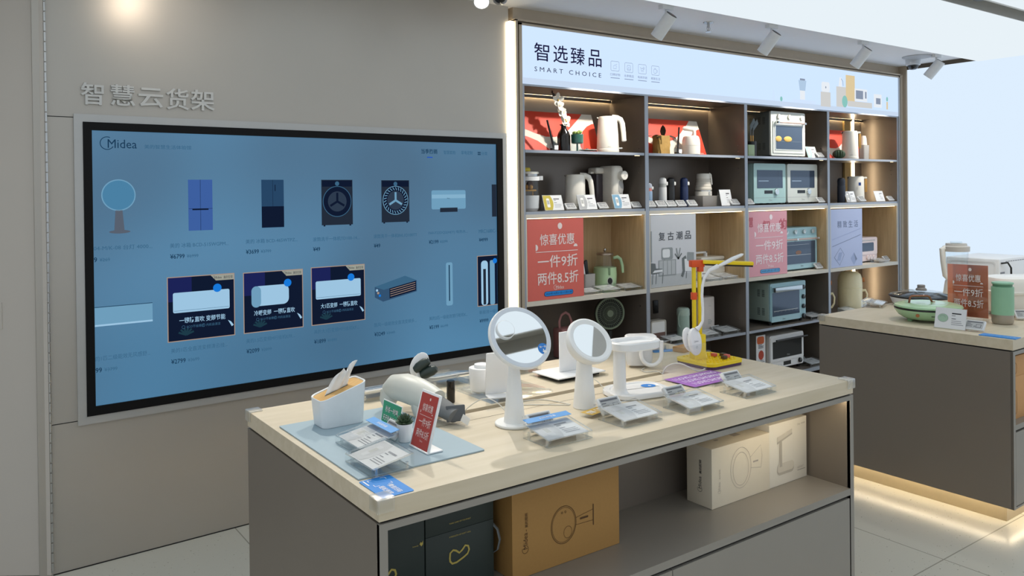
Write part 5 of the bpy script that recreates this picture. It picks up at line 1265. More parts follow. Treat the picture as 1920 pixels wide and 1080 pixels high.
# second shelf
t = thing('soup_maker', 'glass soup maker with a yellow lid knob at the left upright', 'soup maker', (3.090, 4.14, R2), -32); t.scale = (.78, .78, 1)
MB().lathe([(0, 0), (.070, 0), (.074, .006), (.084, .018), (.087, .10), (.084, .1005), (0, .10)], mat('soup_base', 'cfd3d6', .4), None, 36).build('base', t)
MB().lathe([(.080, .10), (.083, .10), (.083, .198), (.080, .198)], GLASS, None, 36).build('jar', t)
MB().lathe([(.0835, .196), (.088, .196), (.088, .222), (.0835, .222)], WHITE, None, 36).box(.078, .118, -.018, .018, .198, .226, WHITE, r=.004).build('jar_collar', t)
MB().lathe([(.0, .224), (.080, .224), (.080, .240), (0, .240)], STEEL, None, 32).build('steel_ring', t)
MB().lathe([(0, .240), (.086, .240), (.087, .246), (.08, .254), (0, .256)], CREAM, None, 36).build('lid', t)
MB().lathe([(0, .256), (.040, .256), (.044, .262), (.044, .272), (.038, .280), (0, .282)], mat('knob_yellow', 'd8c34c', .4), T(-.028, 0, 0), 24).build('lid_knob', t)
b = MB().sphere(.030, mat('fruit_brown', '5a4036', .6), T(.01, .0, .168), 14).sphere(.016, mat('fruit_tan', 'a97b3e', .6), T(-.02, -.035, .155), 12).sphere(.016, mat('fruit_tan', 'a97b3e', .6), T(.015, -.045, .154), 12)
b.build('food_dot', t); MB().box(-.055, .06, -.05, .03, .128, .138, WHD, r=.002).box(.03, .035, -.02, -.015, .10, .128, WHD).build('inner_shelf', t)
kettle('cream electric kettle with an arched handle on the second shelf', 3.515, 4.18, R2, .074, .065, .240, CREAM, -36)
t = thing('water_dispenser', 'tall cream hot-water dispenser with a round dial behind the price cards', 'water dispenser', (3.868, 4.21, R2))
b = MB().loft([[(x, y, z) for x, y in rr(w, d, r, 8)] for w, d, r, z in ((.094, .17, .030, 0), (.100, .176, .03, .006), (.104, .18, .03, .25), (.100, .176, .03, .285), (.08, .155, .025, .300), (.06, .13, .02, .303))], CREAM); b.build('tower', t)
MB().box(-.125, -.048, .01, .105, .246, .292, CREAM, r=.014, seg=3).box(-.150, -.12, .04, .075, .246, .262, CREAM, r=.006).build('tank_lid', t)
MB().box(-.115, -.054, .02, .10, 0, .245, mat('tank_smoke', '4a4246', .2), r=.006).build('water_tank', t)
k = MB().lathe([(0, 0), (.030, 0), (.032, .004), (.032, .040), (.029, .044), (0, .044)], CREAM, T(.016, -.086, .232) @ RX(90), 32).build('dial', t)
MB().stroke([(-.007, -.007), (.007, .007)], .002, INKL, T(.016, -.1306, .232) @ RX(90)).stroke([(-.007, .007), (.007, -.007)], .002, INKL, T(.016, -.1306, .232) @ RX(90)).build('dial_marking', k)
MB().loft([[(x * s_, z * s_ - .02, q) for x, z in ell(.026, .050, 20)] for s_, q in ((1, 0), (.9, .0015))], mat('recess_grey', 'b3b1ad', .4), T(.014, -.0905, .172) @ RX(90)).build('spout_recess', t)
for i, (x, k_, l) in enumerate(((3.228, 'yellow', 'card in a clear stand with a yellow picture, beside the soup maker'), (3.517, 'grey', 'card in a clear stand with a grey picture, before the cream kettle'), (3.832, 'blue', 'card in a clear stand with a blue picture, before the water dispenser'))):
    card_stand(x, 4.045, R2, 0, l, k_, i, .158, .102)
TG = 'electronic price tags on the shelves'
for x, l in ((3.362, 'electronic price tag right of the yellow picture card'), (3.646, 'electronic price tag right of the grey picture card'), (3.957, 'electronic price tag right of the blue picture card')): price_tag(x, 4.045, R2, 0, l, TG, 1.15)
# flasks
def flask(label, x, y, r, h, col, cap, band, badge, base_=R2):
    t = thing('thermos_flask', label, 'flask', (x, y, base_), 0, 'vacuum flasks on the second shelf')
    MB().lathe([(0, 0), (r * .94, 0), (r, .006), (r, h * .66), (r * .96, h * .675), (0, h * .675)], col, None, 28).build('flask_body', t)
    MB().lathe([(0, h * .675), (r * .94, h * .675), (r * .94, h * .80), (0, h * .80)], band, None, 28).build('neck_band', t)
    c = MB().lathe([(0, h * .80), (r * .96, h * .80), (r * .97, h * .88), (r * .85, h * .96), (r * .5, h), (0, h)], cap, None, 28).build('cap', t)
    if badge: MB().box(r * .3, r * .9, -r * .98, -r * .7, h * .74, h * .86, PLASTW, r=.003).build('catch', c)
FB = mat('flask_blue', '93adc9', .45); FW = mat('flask_white', 'e4e3e1', .45); FK = mat('flask_black', '1a1a1b', .4); FN = mat('flask_navy', '1c2a52', .4); FP = mat('flask_pink', 'd7897f', .5)
flask('pale blue flask with a pink neck, shortest of the row', 4.150, 4.12, .030, .178, FB, mat('flask_grey', 'b6bcc9', .45), FP, True); flask('white flask between the pale blue and black ones', 4.298, 4.12, .030, .218, FW, FW, EPAP, True)
flask('black flask next to the white flask', 4.388, 4.125, .030, .218, FK, FK, FK, True); flask('navy blue flask beside the grey riser block', 4.526, 4.12, .031, .218, FN, FN, FN, True)
o = MB().box(-.15, .15, -.072, .072, 0, .079, mat('riser_grey', '8c8883', .5, 0, .02), r=.001).build('riser_block'); tag(o, 'low grey riser block under the collapsible kettle', 'riser', (4.861, 4.172, R2))
t = thing('collapsible_kettle', 'cream collapsible silicone kettle standing on the grey riser block', 'kettle', (4.800, 4.172, R2 + .0796), -40); t.scale = (.66, .66, 1)
MB().lathe([(0, 0), (.096, 0), (.099, .004), (.098, .034), (.095, .036), (0, .036)], CREAM, None, 36).build('base', t)
MB().lathe([(.0955, .036), (.0985, .036), (.0985, .041), (.0955, .041)], mat('chrome', 'd8dcdc', .15, 1), None, 36).build('chrome_band', t)
pr = [(.094, .041)]
for i in range(4): z = .046 + i * .021; r = .098 - i * .006; pr += [(r, z), (r + .001, z + .008), (r - .001, z + .015), (r - .0045, z + .019)]
MB().lathe(pr + [(.074, .132), (0, .132)], mat('silicone_cream', 'd8d1c4', .55), None, 36).build('folding_wall', t)
MB().lathe([(0, .132), (.077, .132), (.078, .136), (.076, .168), (.07, .172), (0, .174)], CREAM, None, 36).build('lid', t)
MB().tube([(.066, -.01, .168), (.084, -.01, .160), (.092, -.01, .12), (.098, -.01, .085)], [.012, .012, .010, .007], CREAM, None, 10).build('handle', t)
MB().cyl(.014, 0, .004, EPAP, T(.055, -.084, .018) @ RX(90) @ RY(30), 18).build('switch', t)
card_stand(4.930, 4.048, R2, 0, 'pale blue card in a clear stand against the grey riser block', 'none', 4, .13, .125, 78)
for x, l in ((4.085, 'electronic price tag at the left upright under the pale blue flask'), (4.193, 'electronic price tag between the pale blue and white flasks'), (4.295, 'electronic price tag in front of the white flask'), (4.402, 'electronic price tag in front of the black flask'),
             (4.520, 'electronic price tag in front of the navy blue flask'), (5.005, 'electronic price tag right of the pale blue card'), (5.180, 'electronic price tag at the left foot of the mint microwave'), (6.135, 'electronic price tag at the right foot of the white microwave')): price_tag(x, 4.035, R2, 0, l, TG, 1.25)
t = thing('water_bottle', 'white bottle half hidden by the upright, left of the dark navy flask', 'bottle', (6.295, 4.16, R2))
MB().lathe([(0, 0), (.07, 0), (.073, .006), (.073, .14), (.06, .19), (.045, .215), (0, .218)], FW, None, 30).build('bottle_body', t)
flask('dark navy flask in the right-hand bay before the light profile', 6.560, 4.11, .035, .220, mat('flask_ink', '1e2533', .45), mat('flask_ink', '1e2533', .45), mat('flask_ink', '1e2533', .45), False)
kettle('white electric kettle with a wooden handle on the second shelf', 6.850, 4.145, R2, .076, .067, .236, CREAM, -50, 'wood', False)
b = MB().rect(.012, .032, .15, .178, mat('badge_blue', '2a4f9a', .5), T(0, -.0785, 0) @ RX(90)).build('badge'); b.parent = [c for c in bpy.data.objects if c.get('label', '').startswith('white electric kettle with a wooden handle on the second')][0]
card_stand(6.640, 4.055, R2, 0, 'white card in a clear stand in front of the dark navy flask', 'grey', 6, .15, .1); card_stand(7.115, 4.055, R2, 0, 'white card in a clear stand right of the wood-handled kettle', 'none', 7, .15, .1)
price_tag(6.765, 4.035, R2, 0, 'electronic price tag in front of the wood-handled kettle', TG, 1.3); price_tag(7.248, 4.035, R2, 0, 'electronic price tag at the far right end of the second shelf', TG, 1.2)
card_stand(6.060, 4.055, R1, 0, 'mint-edged card in a clear stand right of the tall cream oven', 'mint', 8, .14, .10); price_tag(6.132, 4.035, R1, 0, 'electronic price tag on the top shelf right of the mint-edged card', TG, 1.2)

# third row: banners on the front of the oak boxes
def banner(label, x0, x1, z0, z1, m, nm='hanging_banner'):
    t = thing(nm, label, 'poster', ((x0 + x1) / 2, 4.008, z0), 0, 'posters on the oak-lined shelf row')
    return t, MB().box(-(x1 - x0) / 2, (x1 - x0) / 2, -.004, 0, 0, z1 - z0, m).build('board', t), x1 - x0, z1 - z0
M = FR(0, -.0045, 0); PP = mat('print_pale2', 'e9d9d6', .5)
t, bd, w, h = banner('large red discount banner with white writing and a blue date label', 2.972, 3.433, .946, 1.458, RED)
b = MB(); promo(b, w, h, M, PP); b.build('banner_print', bd)
t, bd, w, h = banner('pink discount banner with white writing in front of the sky-blue oven', 5.128, 5.614, .946, 1.457, PINKS)
b = MB(); PK = mat('print_rose', 'c05f6c', .55)
b.text('智', -.07, .02, .36, .44, PK, M, .02, z=.0004).text('的', .14, .24, .36, .45, PK, M, .02, z=.0004).text('慧', -.24, -.19, .39, .47, PK, M, .02, z=.0004)
promo(b, w, h, M, mat('print_white', 'f2e6ea', .5), blue=mat('pill_blue', '59a4da', .5), z=.0008); b.build('banner_print', bd)
LIL = mat('poster_lilac', 'b4bede', .5, 0, .04, 3)
t, bd, w, h = banner('lilac poster with grey writing in front of the pink toaster oven', 6.224, 6.712, .946, 1.453, LIL)
b = MB(); GR = mat('lilac_ink', '75809c', .5); GL = mat('lilac_pale', '9aa7cb', .5)
for i, c in enumerate('精致生活'): b.text(c, -.14 + i * .085, -.077 + i * .085, .345, .405, GR, M)
b.stroke([(-.22, .245), (.22, .33)], .003, GL, M).stroke([(-.22, .185), (.22, .275)], .004, GR, M).stroke([(-.19, .09), (-.11, .02), (-.04, .11), (-.10, .17), (-.19, .09)], .004, GR, M).flat([(-.15, .06), (-.1, .06), (-.07, .13), (-.12, .13)], GL, M).flat([(.06, .07), (.11, .12), (.16, .06), (.11, .01)], GL, M).flat([(.11, .12), (.16, .06), (.135, .045)], GR, M, .0006)
b.build('poster_print', bd)
t, bd, w, h = banner('grey poster of an old living room with a television and armchairs', 4.052, 4.520, .946, 1.460, mat('poster_grey', 'c9cbd0', .5, 0, .05, 4))
b = MB(); Q = lambda n, c: mat('pg_' + n, c, .55, 0, .08, 20)
A1, A2, A3, A4 = Q('dark', '666c6d'), Q('mid', '8f9597'), Q('pale', 'b3b7ba'), Q('lite', 'dcdfe2')
for i, c in enumerate('复古潮品'): b.text(c, -.155 + i * .09, -.09 + i * .09, .33, .39, mat('pg_ink', '3c3f44', .5), M, .004, z=.001)
b.rect(-.234, .234, 0, .085, A3, M, .0003).rect(-.16, .02, .075, .19, A2, M, .0005)
for k in range(4): b.rect(-.15 + k * .042, -.115 + k * .042, .085, .185, A3, M, .0006)
b.flat(rr(.115, .085, .012, 4, -.07, .235), A2, M, .0007).flat(rr(.075, .06, .014, 4, -.08, .237), A4, M, .0009).rect(-.10, -.095, .10, .20, A1, M, .0004)
for s in (-1, 1): b.stroke([(.045, .19), (.045 + s * .02, .27)], .012, A2, M, .0006).stroke([(.045, .19), (.045 + s * .035, .23)], .010, A1, M, .0006)
b.flat([(.085, .10), (.105, .20), (.12, .21), (.14, .17), (.24, .165), (.234, .09)], A4, M, .0009).flat([(.13, .17), (.21, .165), (.21, .23), (.14, .235)], A2, M, .0008).stroke([(.08, .06), (.10, .10), (.095, .19), (.125, .20)], .026, A1, M, .0011).stroke([(.13, .095), (.125, .045)], .007, A1, M, .001).stroke([(.21, .09), (.215, .05)], .007, A1, M, .001)
b.flat([(-.234, .10), (-.234, .175), (-.19, .17), (-.185, .135), (-.12, .13), (-.12, .105), (-.2, .095)], A1, M, .0011).flat([(-.22, .105), (-.12, .108), (-.12, .125), (-.2, .122)], A4, M, .0013)
for x in (-.215, -.18, -.115): b.stroke([(x, .10), (x - .008, .025)], .006, A1, M, .0012)
b.rect(-.234, -.222, .18, .40, A2, M, .0005); b.build('poster_print', bd)
# things inside the oak boxes
t = thing('felt_basket', 'grey felt basket with a white and black gadget, behind the red banner', 'basket', (3.62, 4.19, R3)); t.scale = (.58, .55, 1)
MB().loft([[(x * k, y * k, z) for x, y in rr(.16, .13, .02, 4)] for z, k in ((0, 1), (.12, 1.06), (.12, 1.0), (.02, .93))], FELT).build('basket_body', t)
MB().box(-.045, .01, -.01, .03, .04, .20, WHITE, RY(-18), r=.006).build('white_gadget', t); MB().box(.0, .055, -.005, .025, .05, .21, BLACK, RY(-12), r=.012).build('black_gadget', t)
t = thing('health_pot', 'mint green glass tea pot with a steel lid and round black dial', 'kettle', (3.815, 4.22, R3), -36); t.scale = (.74, .74, 1)
MNTP = mat('pot_mint', 'a9c79e', .4, 0, .02)
MB().lathe([(0, 0), (.098, 0), (.104, .006), (.112, .10), (.108, .150), (.10, .152), (0, .152)], MNTP, None, 40).build('base', t)
MB().lathe([(.094, .148), (.098, .15), (.074, .236), (.071, .236)], GLASS, None, 36).build('jar', t)
MB().lathe([(0, .236), (.080, .236), (.082, .240), (.079, .250), (.06, .254), (0, .256)], mat('lid_champagne', 'a59585', .3, .7), None, 36).build('lid', t)
MB().sphere(.015, STEEL, T(0, 0, .272), 14).cyl(.005, .254, .264, STEEL).build('lid_knob', t)
MB().tube([(.082, -.0, .215), (.12, 0, .222), (.150, 0, .205), (.166, 0, .16), (.170, 0, .11)], [.010, .013, .0145, .0145, .012], MNTP, None, 12).build('handle', t)
MB().cyl(.030, 0, .006, mat('dial_ring', 'b9c4b2', .3, .4), T(.035, -.104, .06) @ RX(86), 28).cyl(.022, .0, .010, BLACK, T(.035, -.104, .06) @ RX(86), 24).build('dial', t)
MB().box(.018, .040, -.112, -.09, .10, .152, mat('pot_sage_dark', '6f8a6a', .4), r=.004).build('spout_notch', t)
CG = 'clear price card cases lying on the shelves'
def cs(x, y, z, l, s=1.0):
    o = card_case(x, y, z, 0, l, CG); o.scale = (s, s, s); return o
cs(3.53, 4.075, R3, 'clear price card case at the right edge of the red banner', .85); cs(3.70, 4.075, R3, 'clear price card case in front of the mint tea pot'); cs(3.893, 4.066, R3, 'clear price card case right of the mint tea pot')
cs(4.74, 4.075, R3, 'clear price card case left of another, in front of the white breadmaker', 1.0); cs(4.93, 4.085, R3, 'clear price card case right of another, in front of the white breadmaker', 1.05)
price_tag(4.665, 4.165, R3 + .0, 0, 'electronic price tag behind the left card case of the breadmaker shelf', TG, 1.2); price_tag(4.80, 4.155, R3, 0, 'electronic price tag behind the right card case of the breadmaker shelf', TG, 1.2)
t = thing('bread_maker', 'white boxy breadmaker with a steel top handle, right of the living-room poster', 'bread maker', (4.925, 4.185, R3))
MB().box(-.14, .14, 0, .15, .006, .135, CREAM, r=.012).build('housing', t); MB().box(-.138, .138, .002, .148, .137, .165, CREAM, r=.01).build('lid', t)
MB().box(-.15, .0, .06, .085, .19, .205, WHITE, r=.003).box(-.02, .0, .06, .085, .13, .205, WHITE, r=.003).build('picture_frame', t)
t = thing('small_potted_plant', 'tiny green plant beside the white breadmaker', 'plant', (4.715, 4.15, R3))
MB().lathe([(0, 0), (.02, 0), (.026, .05), (0, .05)], WHITE, None, 18).build('pot', t)
b = MB()
for i in range(8): b.loft([[(s * .035, q * math.cos(a) * .008, q * math.sin(a) * .003) for a in (0, 1.57, 3.14, 4.7)] for s, q in ((0, .4), (.5, 1), (1, .1))], mat('leaf_green', '476b3f', .5, 0, .2), T(0, 0, .05) @ RZ(i * 45) @ RY(-35 - 20 * (i % 2)))
b.build('leaves', t)
price_tag(6.118, 4.05, R3, 0, 'electronic price tag at the right foot of the sky-blue oven', TG, 1.25)
cs(7.09, 4.058, R3, 'clear price card case in front of the pink toaster oven', .9); price_tag(7.235, 4.075, R3, 0, 'electronic price tag at the right end of the oak shelf row', TG, 1.2)
# fourth row
t = thing('fan', 'dark round table fan deep in the left bay under the red banner', 'fan', (3.800, 4.16, R4), -16); t.scale = (.86, .86, 1)
FG = mat('fan_green', '77826c', .5); FD2 = mat('fan_dark', '20221d', .6)
Fm = T(0, 0, .250) @ RX(90) @ S3(1, .86, 1)
MB().lathe([(0, -.10), (.09, -.09), (.126, -.03), (.128, 0), (0, 0)], FD2, Fm, 40).build('motor_housing', t)
MB().frame(ell(.130, .130, 48), ell(.116, .116, 48), -.004, .012, FG, Fm).build('guard_rim', t)
b = MB()
for k in range(40):
    a = 2 * PI * k / 40; b.tube([(.03 * math.cos(a), .03 * math.sin(a), .010), (.118 * math.cos(a + .12), .118 * math.sin(a + .12), .008)], .0011, FG, Fm, 5)
for r in (.06, .09): b.tube([(r * math.cos(2 * PI * k / 40), r * math.sin(2 * PI * k / 40), .010) for k in range(40)], .0012, FG, Fm, 5, True)
b.build('guard_grille', t)
MB().cyl(.028, .004, .014, FG, Fm, 24).build('hub', t); MB().cyl(.018, .01, .13, FD2).lathe([(0, 0), (.09, 0), (.09, .008), (.02, .014), (0, .014)], FD2).build('stand', t)
t = thing('lunch_bag', 'dusty pink bag with an upright loop handle behind the make-up mirrors', 'bag', (3.385, 4.14, R4))
PKB = mat('bag_pink', '9c6a66', .6)
MB().box(-.075, .075, -.05, .05, 0, .20, PKB, r=.015).build('bag_body', t)
MB().tube([(-.05, 0, .19), (-.055, 0, .245), (-.035, 0, .285), (0, 0, .298), (.030, 0, .28), (.05, 0, .235), (.052, 0, .19)], .009, PKB, None, 10, flat=.5).build('handle', t)
t = thing('portable_blender', 'mint green portable blender cup with a strap, on the fourth shelf', 'blender', (4.590, 4.20, R4)); t.scale = (.78, .78, 1)
MB().lathe([(0, 0), (.060, 0), (.062, .004), (.060, .155), (0, .155)], mat('cup_mint', 'b5cdbf', .4), None, 28).build('cup_body', t)
MB().lathe([(0, .155), (.063, .155), (.064, .16), (.062, .20), (.05, .212), (0, .214)], mat('cup_mint_cap', 'c3d8cb', .4), None, 28).build('cap', t)
MB().tube([(-.055, -.01, .195), (-.078, -.01, .15), (-.075, -.01, .09), (-.06, -.01, .07)], .005, mat('cup_mint', 'b5cdbf', .4), None, 8).build('strap', t)
t = thing('air_purifier', 'tall off-white purifier box with an orange tab, behind the yellow lamp', 'air purifier', (4.835, 4.19, R4))
MB().box(-.082, .082, -.02, .07, 0, .275, mat('purifier_white', 'e8dfd9', .45), r=.010).build('housing', t)
MB().box(-.040, -.020, .0, .02, .274, .292, ORG, r=.002).build('tab', t)
b = MB().lines(.0, .05, .06, .10, 4, EPAP, T(0, -.0208, 0) @ RX(90)); logo(b, .01, .20, .03, EPAP, T(0, -.0208, 0) @ RX(90)); b.build('front_marking', t)
t = thing('tabletop_radio', 'small beige-framed device with a brown front panel at the left end of the fourth shelf', 'radio', (4.285, 4.16, R4))
MB().frame(rr(.16, .150, .02, 5, 0, .076), rr(.14, .13, .012, 5, 0, .076), 0, .06, mat('radio_beige', 'bdb7ab', .5), FR(0, .06, 0)).build('casing', t)
MB().box(-.069, .069, .004, .05, .012, .14, PLASTW).build('front_panel', t); MB().box(-.069, .069, .002, .004, .014, .06, mat('radio_brown', '7a5c50', .6)).build('speaker_cloth', t)
t = thing('power_socket', 'black power socket on the back of the second bay', 'socket', (4.456, BACK - .001, .69))
pl_ = MB().box(-.026, .026, -.008, 0, 0, .10, BLACK, r=.003).build('socket_plate', t)
b = MB().box(-.006, -.003, -.0085, -.0075, .05, .062, PITCH).box(.003, .006, -.0085, -.0075, .05, .062, PITCH).build('socket_dot', pl_)
cs(4.35, 4.075, R4, 'clear price card case at the foot of the beige-framed device'); cs(4.72, 4.075, R4, 'clear price card case in front of the portable blender'); cs(4.93, 4.075, R4, 'clear price card case in front of the off-white purifier', 1.1)
price_tag(4.90, 4.138, R4, 0, 'electronic price tag in front of the off-white purifier', TG, 1.2)
cs(6.065, 4.085, R4, 'clear price card case right of the sage green oven', 1.05); price_tag(6.04, 4.165, R4, 0, 'electronic price tag right of the sage green oven', TG, 1.2)
YC = mat('cooker_cream', 'efe3bd', .35, 0, .02); COP = mat('copper', 'b9794e', .3, .8)
def cooker(x, y, label):
    t = thing('retro_cooker', label, 'cooker', (x, y, R4), -50, 'cream retro cookers'); t.scale = (.60, .60, 1)
    MB().lathe([(0, 0), (.15, 0), (.16, .01), (.172, .03), (.178, .20), (.174, .204), (.178, .208), (.174, .285), (.15, .325), (.11, .345), (.0, .352)], YC, None, 44).build('cooker_body', t)
    MB().tube([(.165, -.02, .175), (.215, -.02, .18), (.240, -.02, .145), (.235, -.02, .095), (.205, -.02, .06), (.165, -.02, .055)], .0115, YC, None, 12).build('handle', t)
    MB().cyl(.021, 0, .03, COP, T(.172, -.03, .275) @ RY(90), 18, .003).build('knob', t)
    return t
cooker(6.765, 4.16, 'pale yellow retro cooker with a mug-like handle, in front of the light profile')
t = dup([c for c in bpy.data.objects if c.get('label', '').startswith('pale yellow retro cooker with')][0], (6.330, 4.21, R4), -50, 'pale yellow retro cooker half hidden behind the last upright')
cs(6.585, 4.06, R4, 'clear price card case at the foot of the pale yellow cooker'); cs(7.06, 4.08, R4, 'clear price card case at the right end of the fourth shelf')
price_tag(7.03, 4.16, R4, 0, 'electronic price tag right of the pale yellow cooker', TG, 1.2)
cs(6.04, 4.075, R5, 'clear price card case on the lowest shelf right of the white oven', 1.1); price_tag(6.035, 4.155, R5, 0, 'electronic price tag on the lowest shelf right of the white oven', TG, 1.2)

# ---------------------------------------------------------------- on the right-hand table
Z2 = .9006
GN = mat('pan_green', 'a9cfa2', .25, 0, .02, coat=.4)
t = thing('electric_pan', 'mint green electric pan with a copper arch handle on the right-hand table', 'pan', (4.405, 2.245, Z2))
b = MB().lathe([(0, .012), (.110, .012), (.122, .014), (.150, .032), (.168, .058), (.170, .066), (0, .066)], GN, None, 56).build('pan_body', t)
b = MB()
for a in (60, 150, 240, 330): b.cyl(.014, 0, .016, mat('pan_foot', '7fa578', .5), T(.105 * math.cos(math.radians(a)), .105 * math.sin(math.radians(a)), 0), 12)
b.build('foot_stud', t)
MB().lathe([(.10, .0655), (.170, .0655), (.171, .069), (.169, .0735), (.10, .0735)], BLACK, None, 56).build('rim', t)
ld = MB().lathe([(.0, .074), (.166, .074), (.172, .078), (.168, .086), (.14, .095), (.10, .1005), (.095, .0995), (0, .101)], GN, None, 56).build('lid', t)
r_ = Vector((.8137, -.5811, 0)); h0 = r_ * -.105 + Vector((0, 0, .098)); h1 = r_ * .022 + Vector((0, 0, .100))
MB().tube([tuple(h0 + Vector((-.012, -.01, -.002))), tuple(h0), tuple(h0 + r_ * .006 + Vector((0, 0, .03))), tuple(h0 + r_ * .016 + Vector((0, 0, .036))), tuple(h1 - r_ * .026 + Vector((0, 0, .034))), tuple(h1 - r_ * .014 + Vector((0, 0, .028))), tuple(h1), tuple(h1 + Vector((.012, -.008, -.002)))], .0058, mat('copper_brown', '8a5a41', .35, .6), None, 12).build('handle', ld)
fd = Vector((-.58, -.81, 0)); side = -r_ * .11 + fd * .105
MB().cyl(.009, 0, .016, COP, along((side.x, side.y, .044), (fd - r_ * .6).normalized()), 16).build('slider_knob', t)
b = MB()
for k in range(10):
    a0 = math.radians(214 + k * 2.6); r = .1575; b.box(r - .002, r + .002, -.0036, .0036, .0405, .0435, BLACK, RZ(214 + k * 2.6))
b.build('slider_groove', t)
t = thing('hot_pot', 'low white hot pot with a black rim, behind the mint green pan', 'hot pot', (4.97, 2.575, Z2))
MB().lathe([(0, .006), (.15, .006), (.165, .012), (.180, .05), (0, .05)], WHITE, None, 48).build('pot_body', t)
MB().lathe([(.10, .050), (.182, .050), (.186, .054), (.184, .060), (.10, .060)], BLACK, None, 48).build('rim', t)
ld = MB().lathe([(.172, .060), (.176, .064), (.12, .082), (.05, .09), (0, .091)], GLASS, None, 48).build('lid', t)
MB().lathe([(0, .090), (.032, .090), (.030, .100), (.024, .104), (.022, .108), (.023, .120), (.020, .124), (0, .124)], mat('knob_grey', '8b8680', .4), None, 24).build('lid_knob', ld)
card_stand(4.205, 2.035, Z2, -86, 'white information card in a clear stand before the mint green pan', 'pan', 11, .15, .105, 76, None)
price_tag(4.235, 1.925, Z2, -86, 'electronic price tag near the front corner of the right-hand table', TG, 1.3)
t = thing('sign_stand', 'orange-red discount sign in a clear foot between the green pan and green cup', 'sign', (4.618, 2.135, Z2), -84)
MB().box(-.105, .105, -.004, -.001, .004, .302, ACR).box(-.11, .11, -.035, .03, 0, .006, ACR).build('clear_holder', t)
f = MB().box(-.103, .103, -.001, .001, .012, .30, mat('sign_orange', 'f28a63', .5, 0, .02)).build('sign_card', t)
M = FR(0, -.0045, .012); b = MB(); promo(b, .206, .288, M, PP, False, False); b.lines(-.045, .045, .150, .156, 1, mat('print_dim', 'b98272', .5), M, .0008); b.build('sign_print', f)
t = thing('blender', 'white blender with a clear jar behind the orange-red sign', 'blender', (5.42, 2.575, Z2))
MB().lathe([(0, 0), (.08, 0), (.082, .01), (.07, .10), (.066, .12), (0, .12)], CREAM, None, 32).build('base', t)
MB().lathe([(.058, .12), (.062, .12), (.072, .335), (.069, .335)], GLASS, None, 36).build('jar', t)
MB().lathe([(0, .335), (.072, .335), (.074, .31), (.079, .31), (.080, .342), (.064, .348), (.062, .362), (0, .362)], mat('blender_grey', 'c9c4bc', .4), None, 36).lathe([(0, .362), (.036, .362), (.034, .376), (0, .378)], GLASS, None, 24).build('lid', t)
hx = -r_
MB().tube([tuple(hx * .068 + Vector((0, 0, .335))), tuple(hx * .092 + Vector((0, 0, .325))), tuple(hx * .086 + Vector((0, 0, .24))), tuple(hx * .075 + Vector((0, 0, .15))), tuple(hx * .06 + Vector((0, 0, .13)))], [.016, .018, .017, .015, .01], CREAM, None, 12).build('handle', t)
t = thing('microwave', 'big white microwave seen from its back corner, behind the green cup', 'microwave', (5.60, 2.39, Z2))
MB().box(0, .46, 0, .34, .012, .258, WHITE, r=.008, seg=3).build('housing', t)
MB().frame(rr(.30, .215, .02, 5, .17, .135), rr(.28, .195, .016, 5, .17, .135), 0, .003, WHITE, T(-.0, 0, 0) @ Matrix(((0, 0, -1, 0), (1, 0, 0, 0), (0, 1, 0, 0), (0, 0, 0, 1)))).build('side_rim', t)
b = MB()
for k in range(9): b.box(.09 + .035 * k, .115 + .035 * k, -.001, .001, .235, .240, INKL)
for k in range(4): b.box(.012, .075, -.001, .001, .10 + .02 * k, .112 + .02 * k, INKL)
b.build('rear_vent', t)
MB().tube([(.02, -.004, .23), (.05, -.03, .235), (.085, -.035, .20), (.10, -.03, .14), (.11, -.02, .06), (.13, -.03, .004)], .006, BLACK, None, 8).build('cord', t)
t = thing('rice_cooker', 'rounded white lidded cooker at the right edge, behind the green cup', 'cooker', (4.985, 2.034, Z2), -36)
LC = CREAM
MB().loft([[(x, y, z) for x, y in rr(w, d, r, 8)] for w, d, r, z in ((.27, .20, .06, .008), (.30, .23, .07, .02), (.335, .26, .08, .08), (.34, .265, .08, .128))], LC).build('pot_body', t)
MB().loft([[(x, y, z) for x, y in rr(w, d, r, 8)] for w, d, r, z in ((.365, .285, .085, .128), (.37, .29, .085, .133), (.37, .29, .085, .142), (.36, .28, .08, .146))], LC).build('flange', t)
MB().loft([[(x, y, z) for x, y in rr(w, d, r, 8)] for w, d, r, z in ((.345, .27, .08, .146), (.34, .265, .08, .19), (.31, .235, .075, .214), (.24, .17, .06, .222))], LC).build('lid', t)
t = thing('insulated_cup', 'pale green insulated cup with a bare steel foot at the right edge', 'cup', (4.592, 1.945, Z2))
MB().lathe([(0, 0), (.044, 0), (.049, .004), (.0525, .018), (.0525, .05), (0, .05)], mat('cup_steel', 'a9a093', .35, .6), None, 36).build('steel_foot', t)
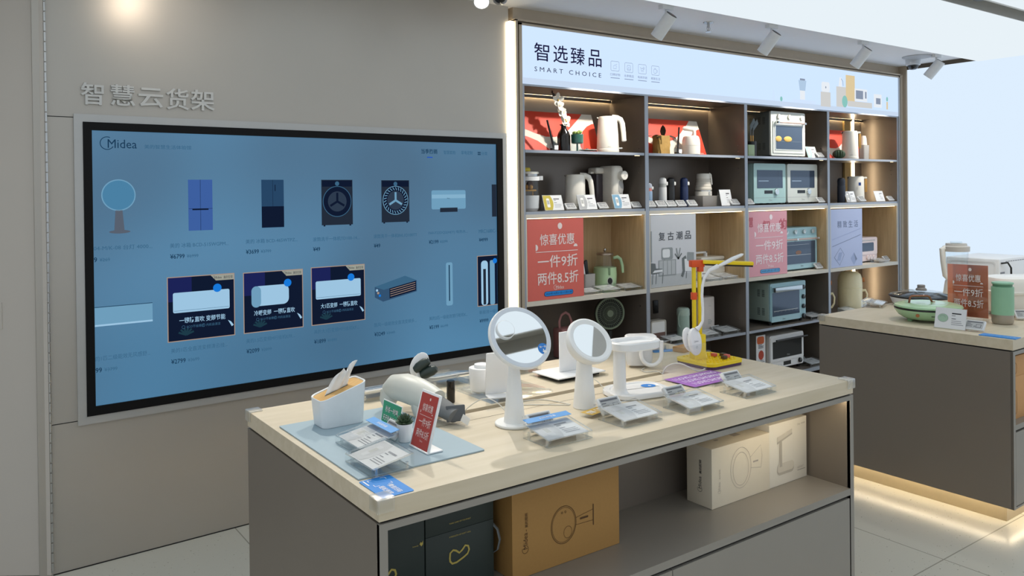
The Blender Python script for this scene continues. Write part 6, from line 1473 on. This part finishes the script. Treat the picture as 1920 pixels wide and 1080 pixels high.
MB().lathe([(0, .0502), (.0532, .0502), (.0532, .196), (.050, .198), (0, .198)], mat('cup_green', '8fbd9c', .5), None, 36).build('sleeve', t)
MB().lathe([(0, .198), (.046, .198), (.046, .212), (0, .212)], mat('cup_green_dark', '5f8c6c', .5), None, 32).lathe([(0, .212), (.051, .212), (.052, .216), (.050, .221), (0, .222)], mat('cup_green', '8fbd9c', .5), None, 36).build('lid', t)
wd_ = Vector((-.35, -.93, 0)); MB().box(-.006, .006, -.001, .002, .09, .17, mat('level_window', '5c6b63', .2), T(wd_.x * .0532 + .034, wd_.y * .0532 + .012, 0) @ RZ(20), r=.0008).build('level_window', t)
price_tag(4.80, 1.925, Z2, -40, 'electronic price tag at the right edge beside the green cup', TG, 1.3)
t = thing('blue_strip_sign', 'narrow blue strip sign lying at the front corner of the right-hand table', 'sign', (4.178, 1.785, Z2), -87)
s_ = MB().box(-.082, .082, -.032, .035, 0, .003, BLUE).build('strip', t)
b = MB().text('扫码领券 会员专享', -.05, .07, -.010, .014, mat('strip_pale', '9cc8ee', .5), None, z=.0034).build('strip_text', s_)
card_case(4.69, 2.72, Z2, 20, 'clear price card case behind the hot pot on the right-hand table', 'clear price card cases on the right-hand table')
t = None
for label, x0, x1, z0, z1 in (('kraft carton with line drawings, in the niche of the right-hand table', 4.16, 4.55, .4912, .70), ('orange kraft carton lying on top of the drawn one in the right-hand table niche', 4.16, 4.50, .7004, .80)):
    t = thing('carton', label, 'box', ((x0 + x1) / 2, 1.75, z0), 0, 'product cartons in the niche'); w = (x1 - x0) / 2
    bd = MB().box(-w, w, 0, .2, 0, z1 - z0, mat('kraft_peach', 'cf9c66', .7, 0, .05), r=.001).build('box_body', t)
    b = MB(); Mx = FR(0, -.0008, 0); hh = z1 - z0
    b.stroke(rr(.09, hh * .55, .02, 4, -w + .07, hh * .4), .002, KRI, Mx, closed=True).text('Midea', -w + .015, -w + .06, hh * .8, hh * .88, KRI, Mx).stroke([(-w + .03, hh * .5), (-w + .06, hh * .62), (-w + .1, hh * .45)], .002, KRI, Mx); b.build('drawing_print', bd)
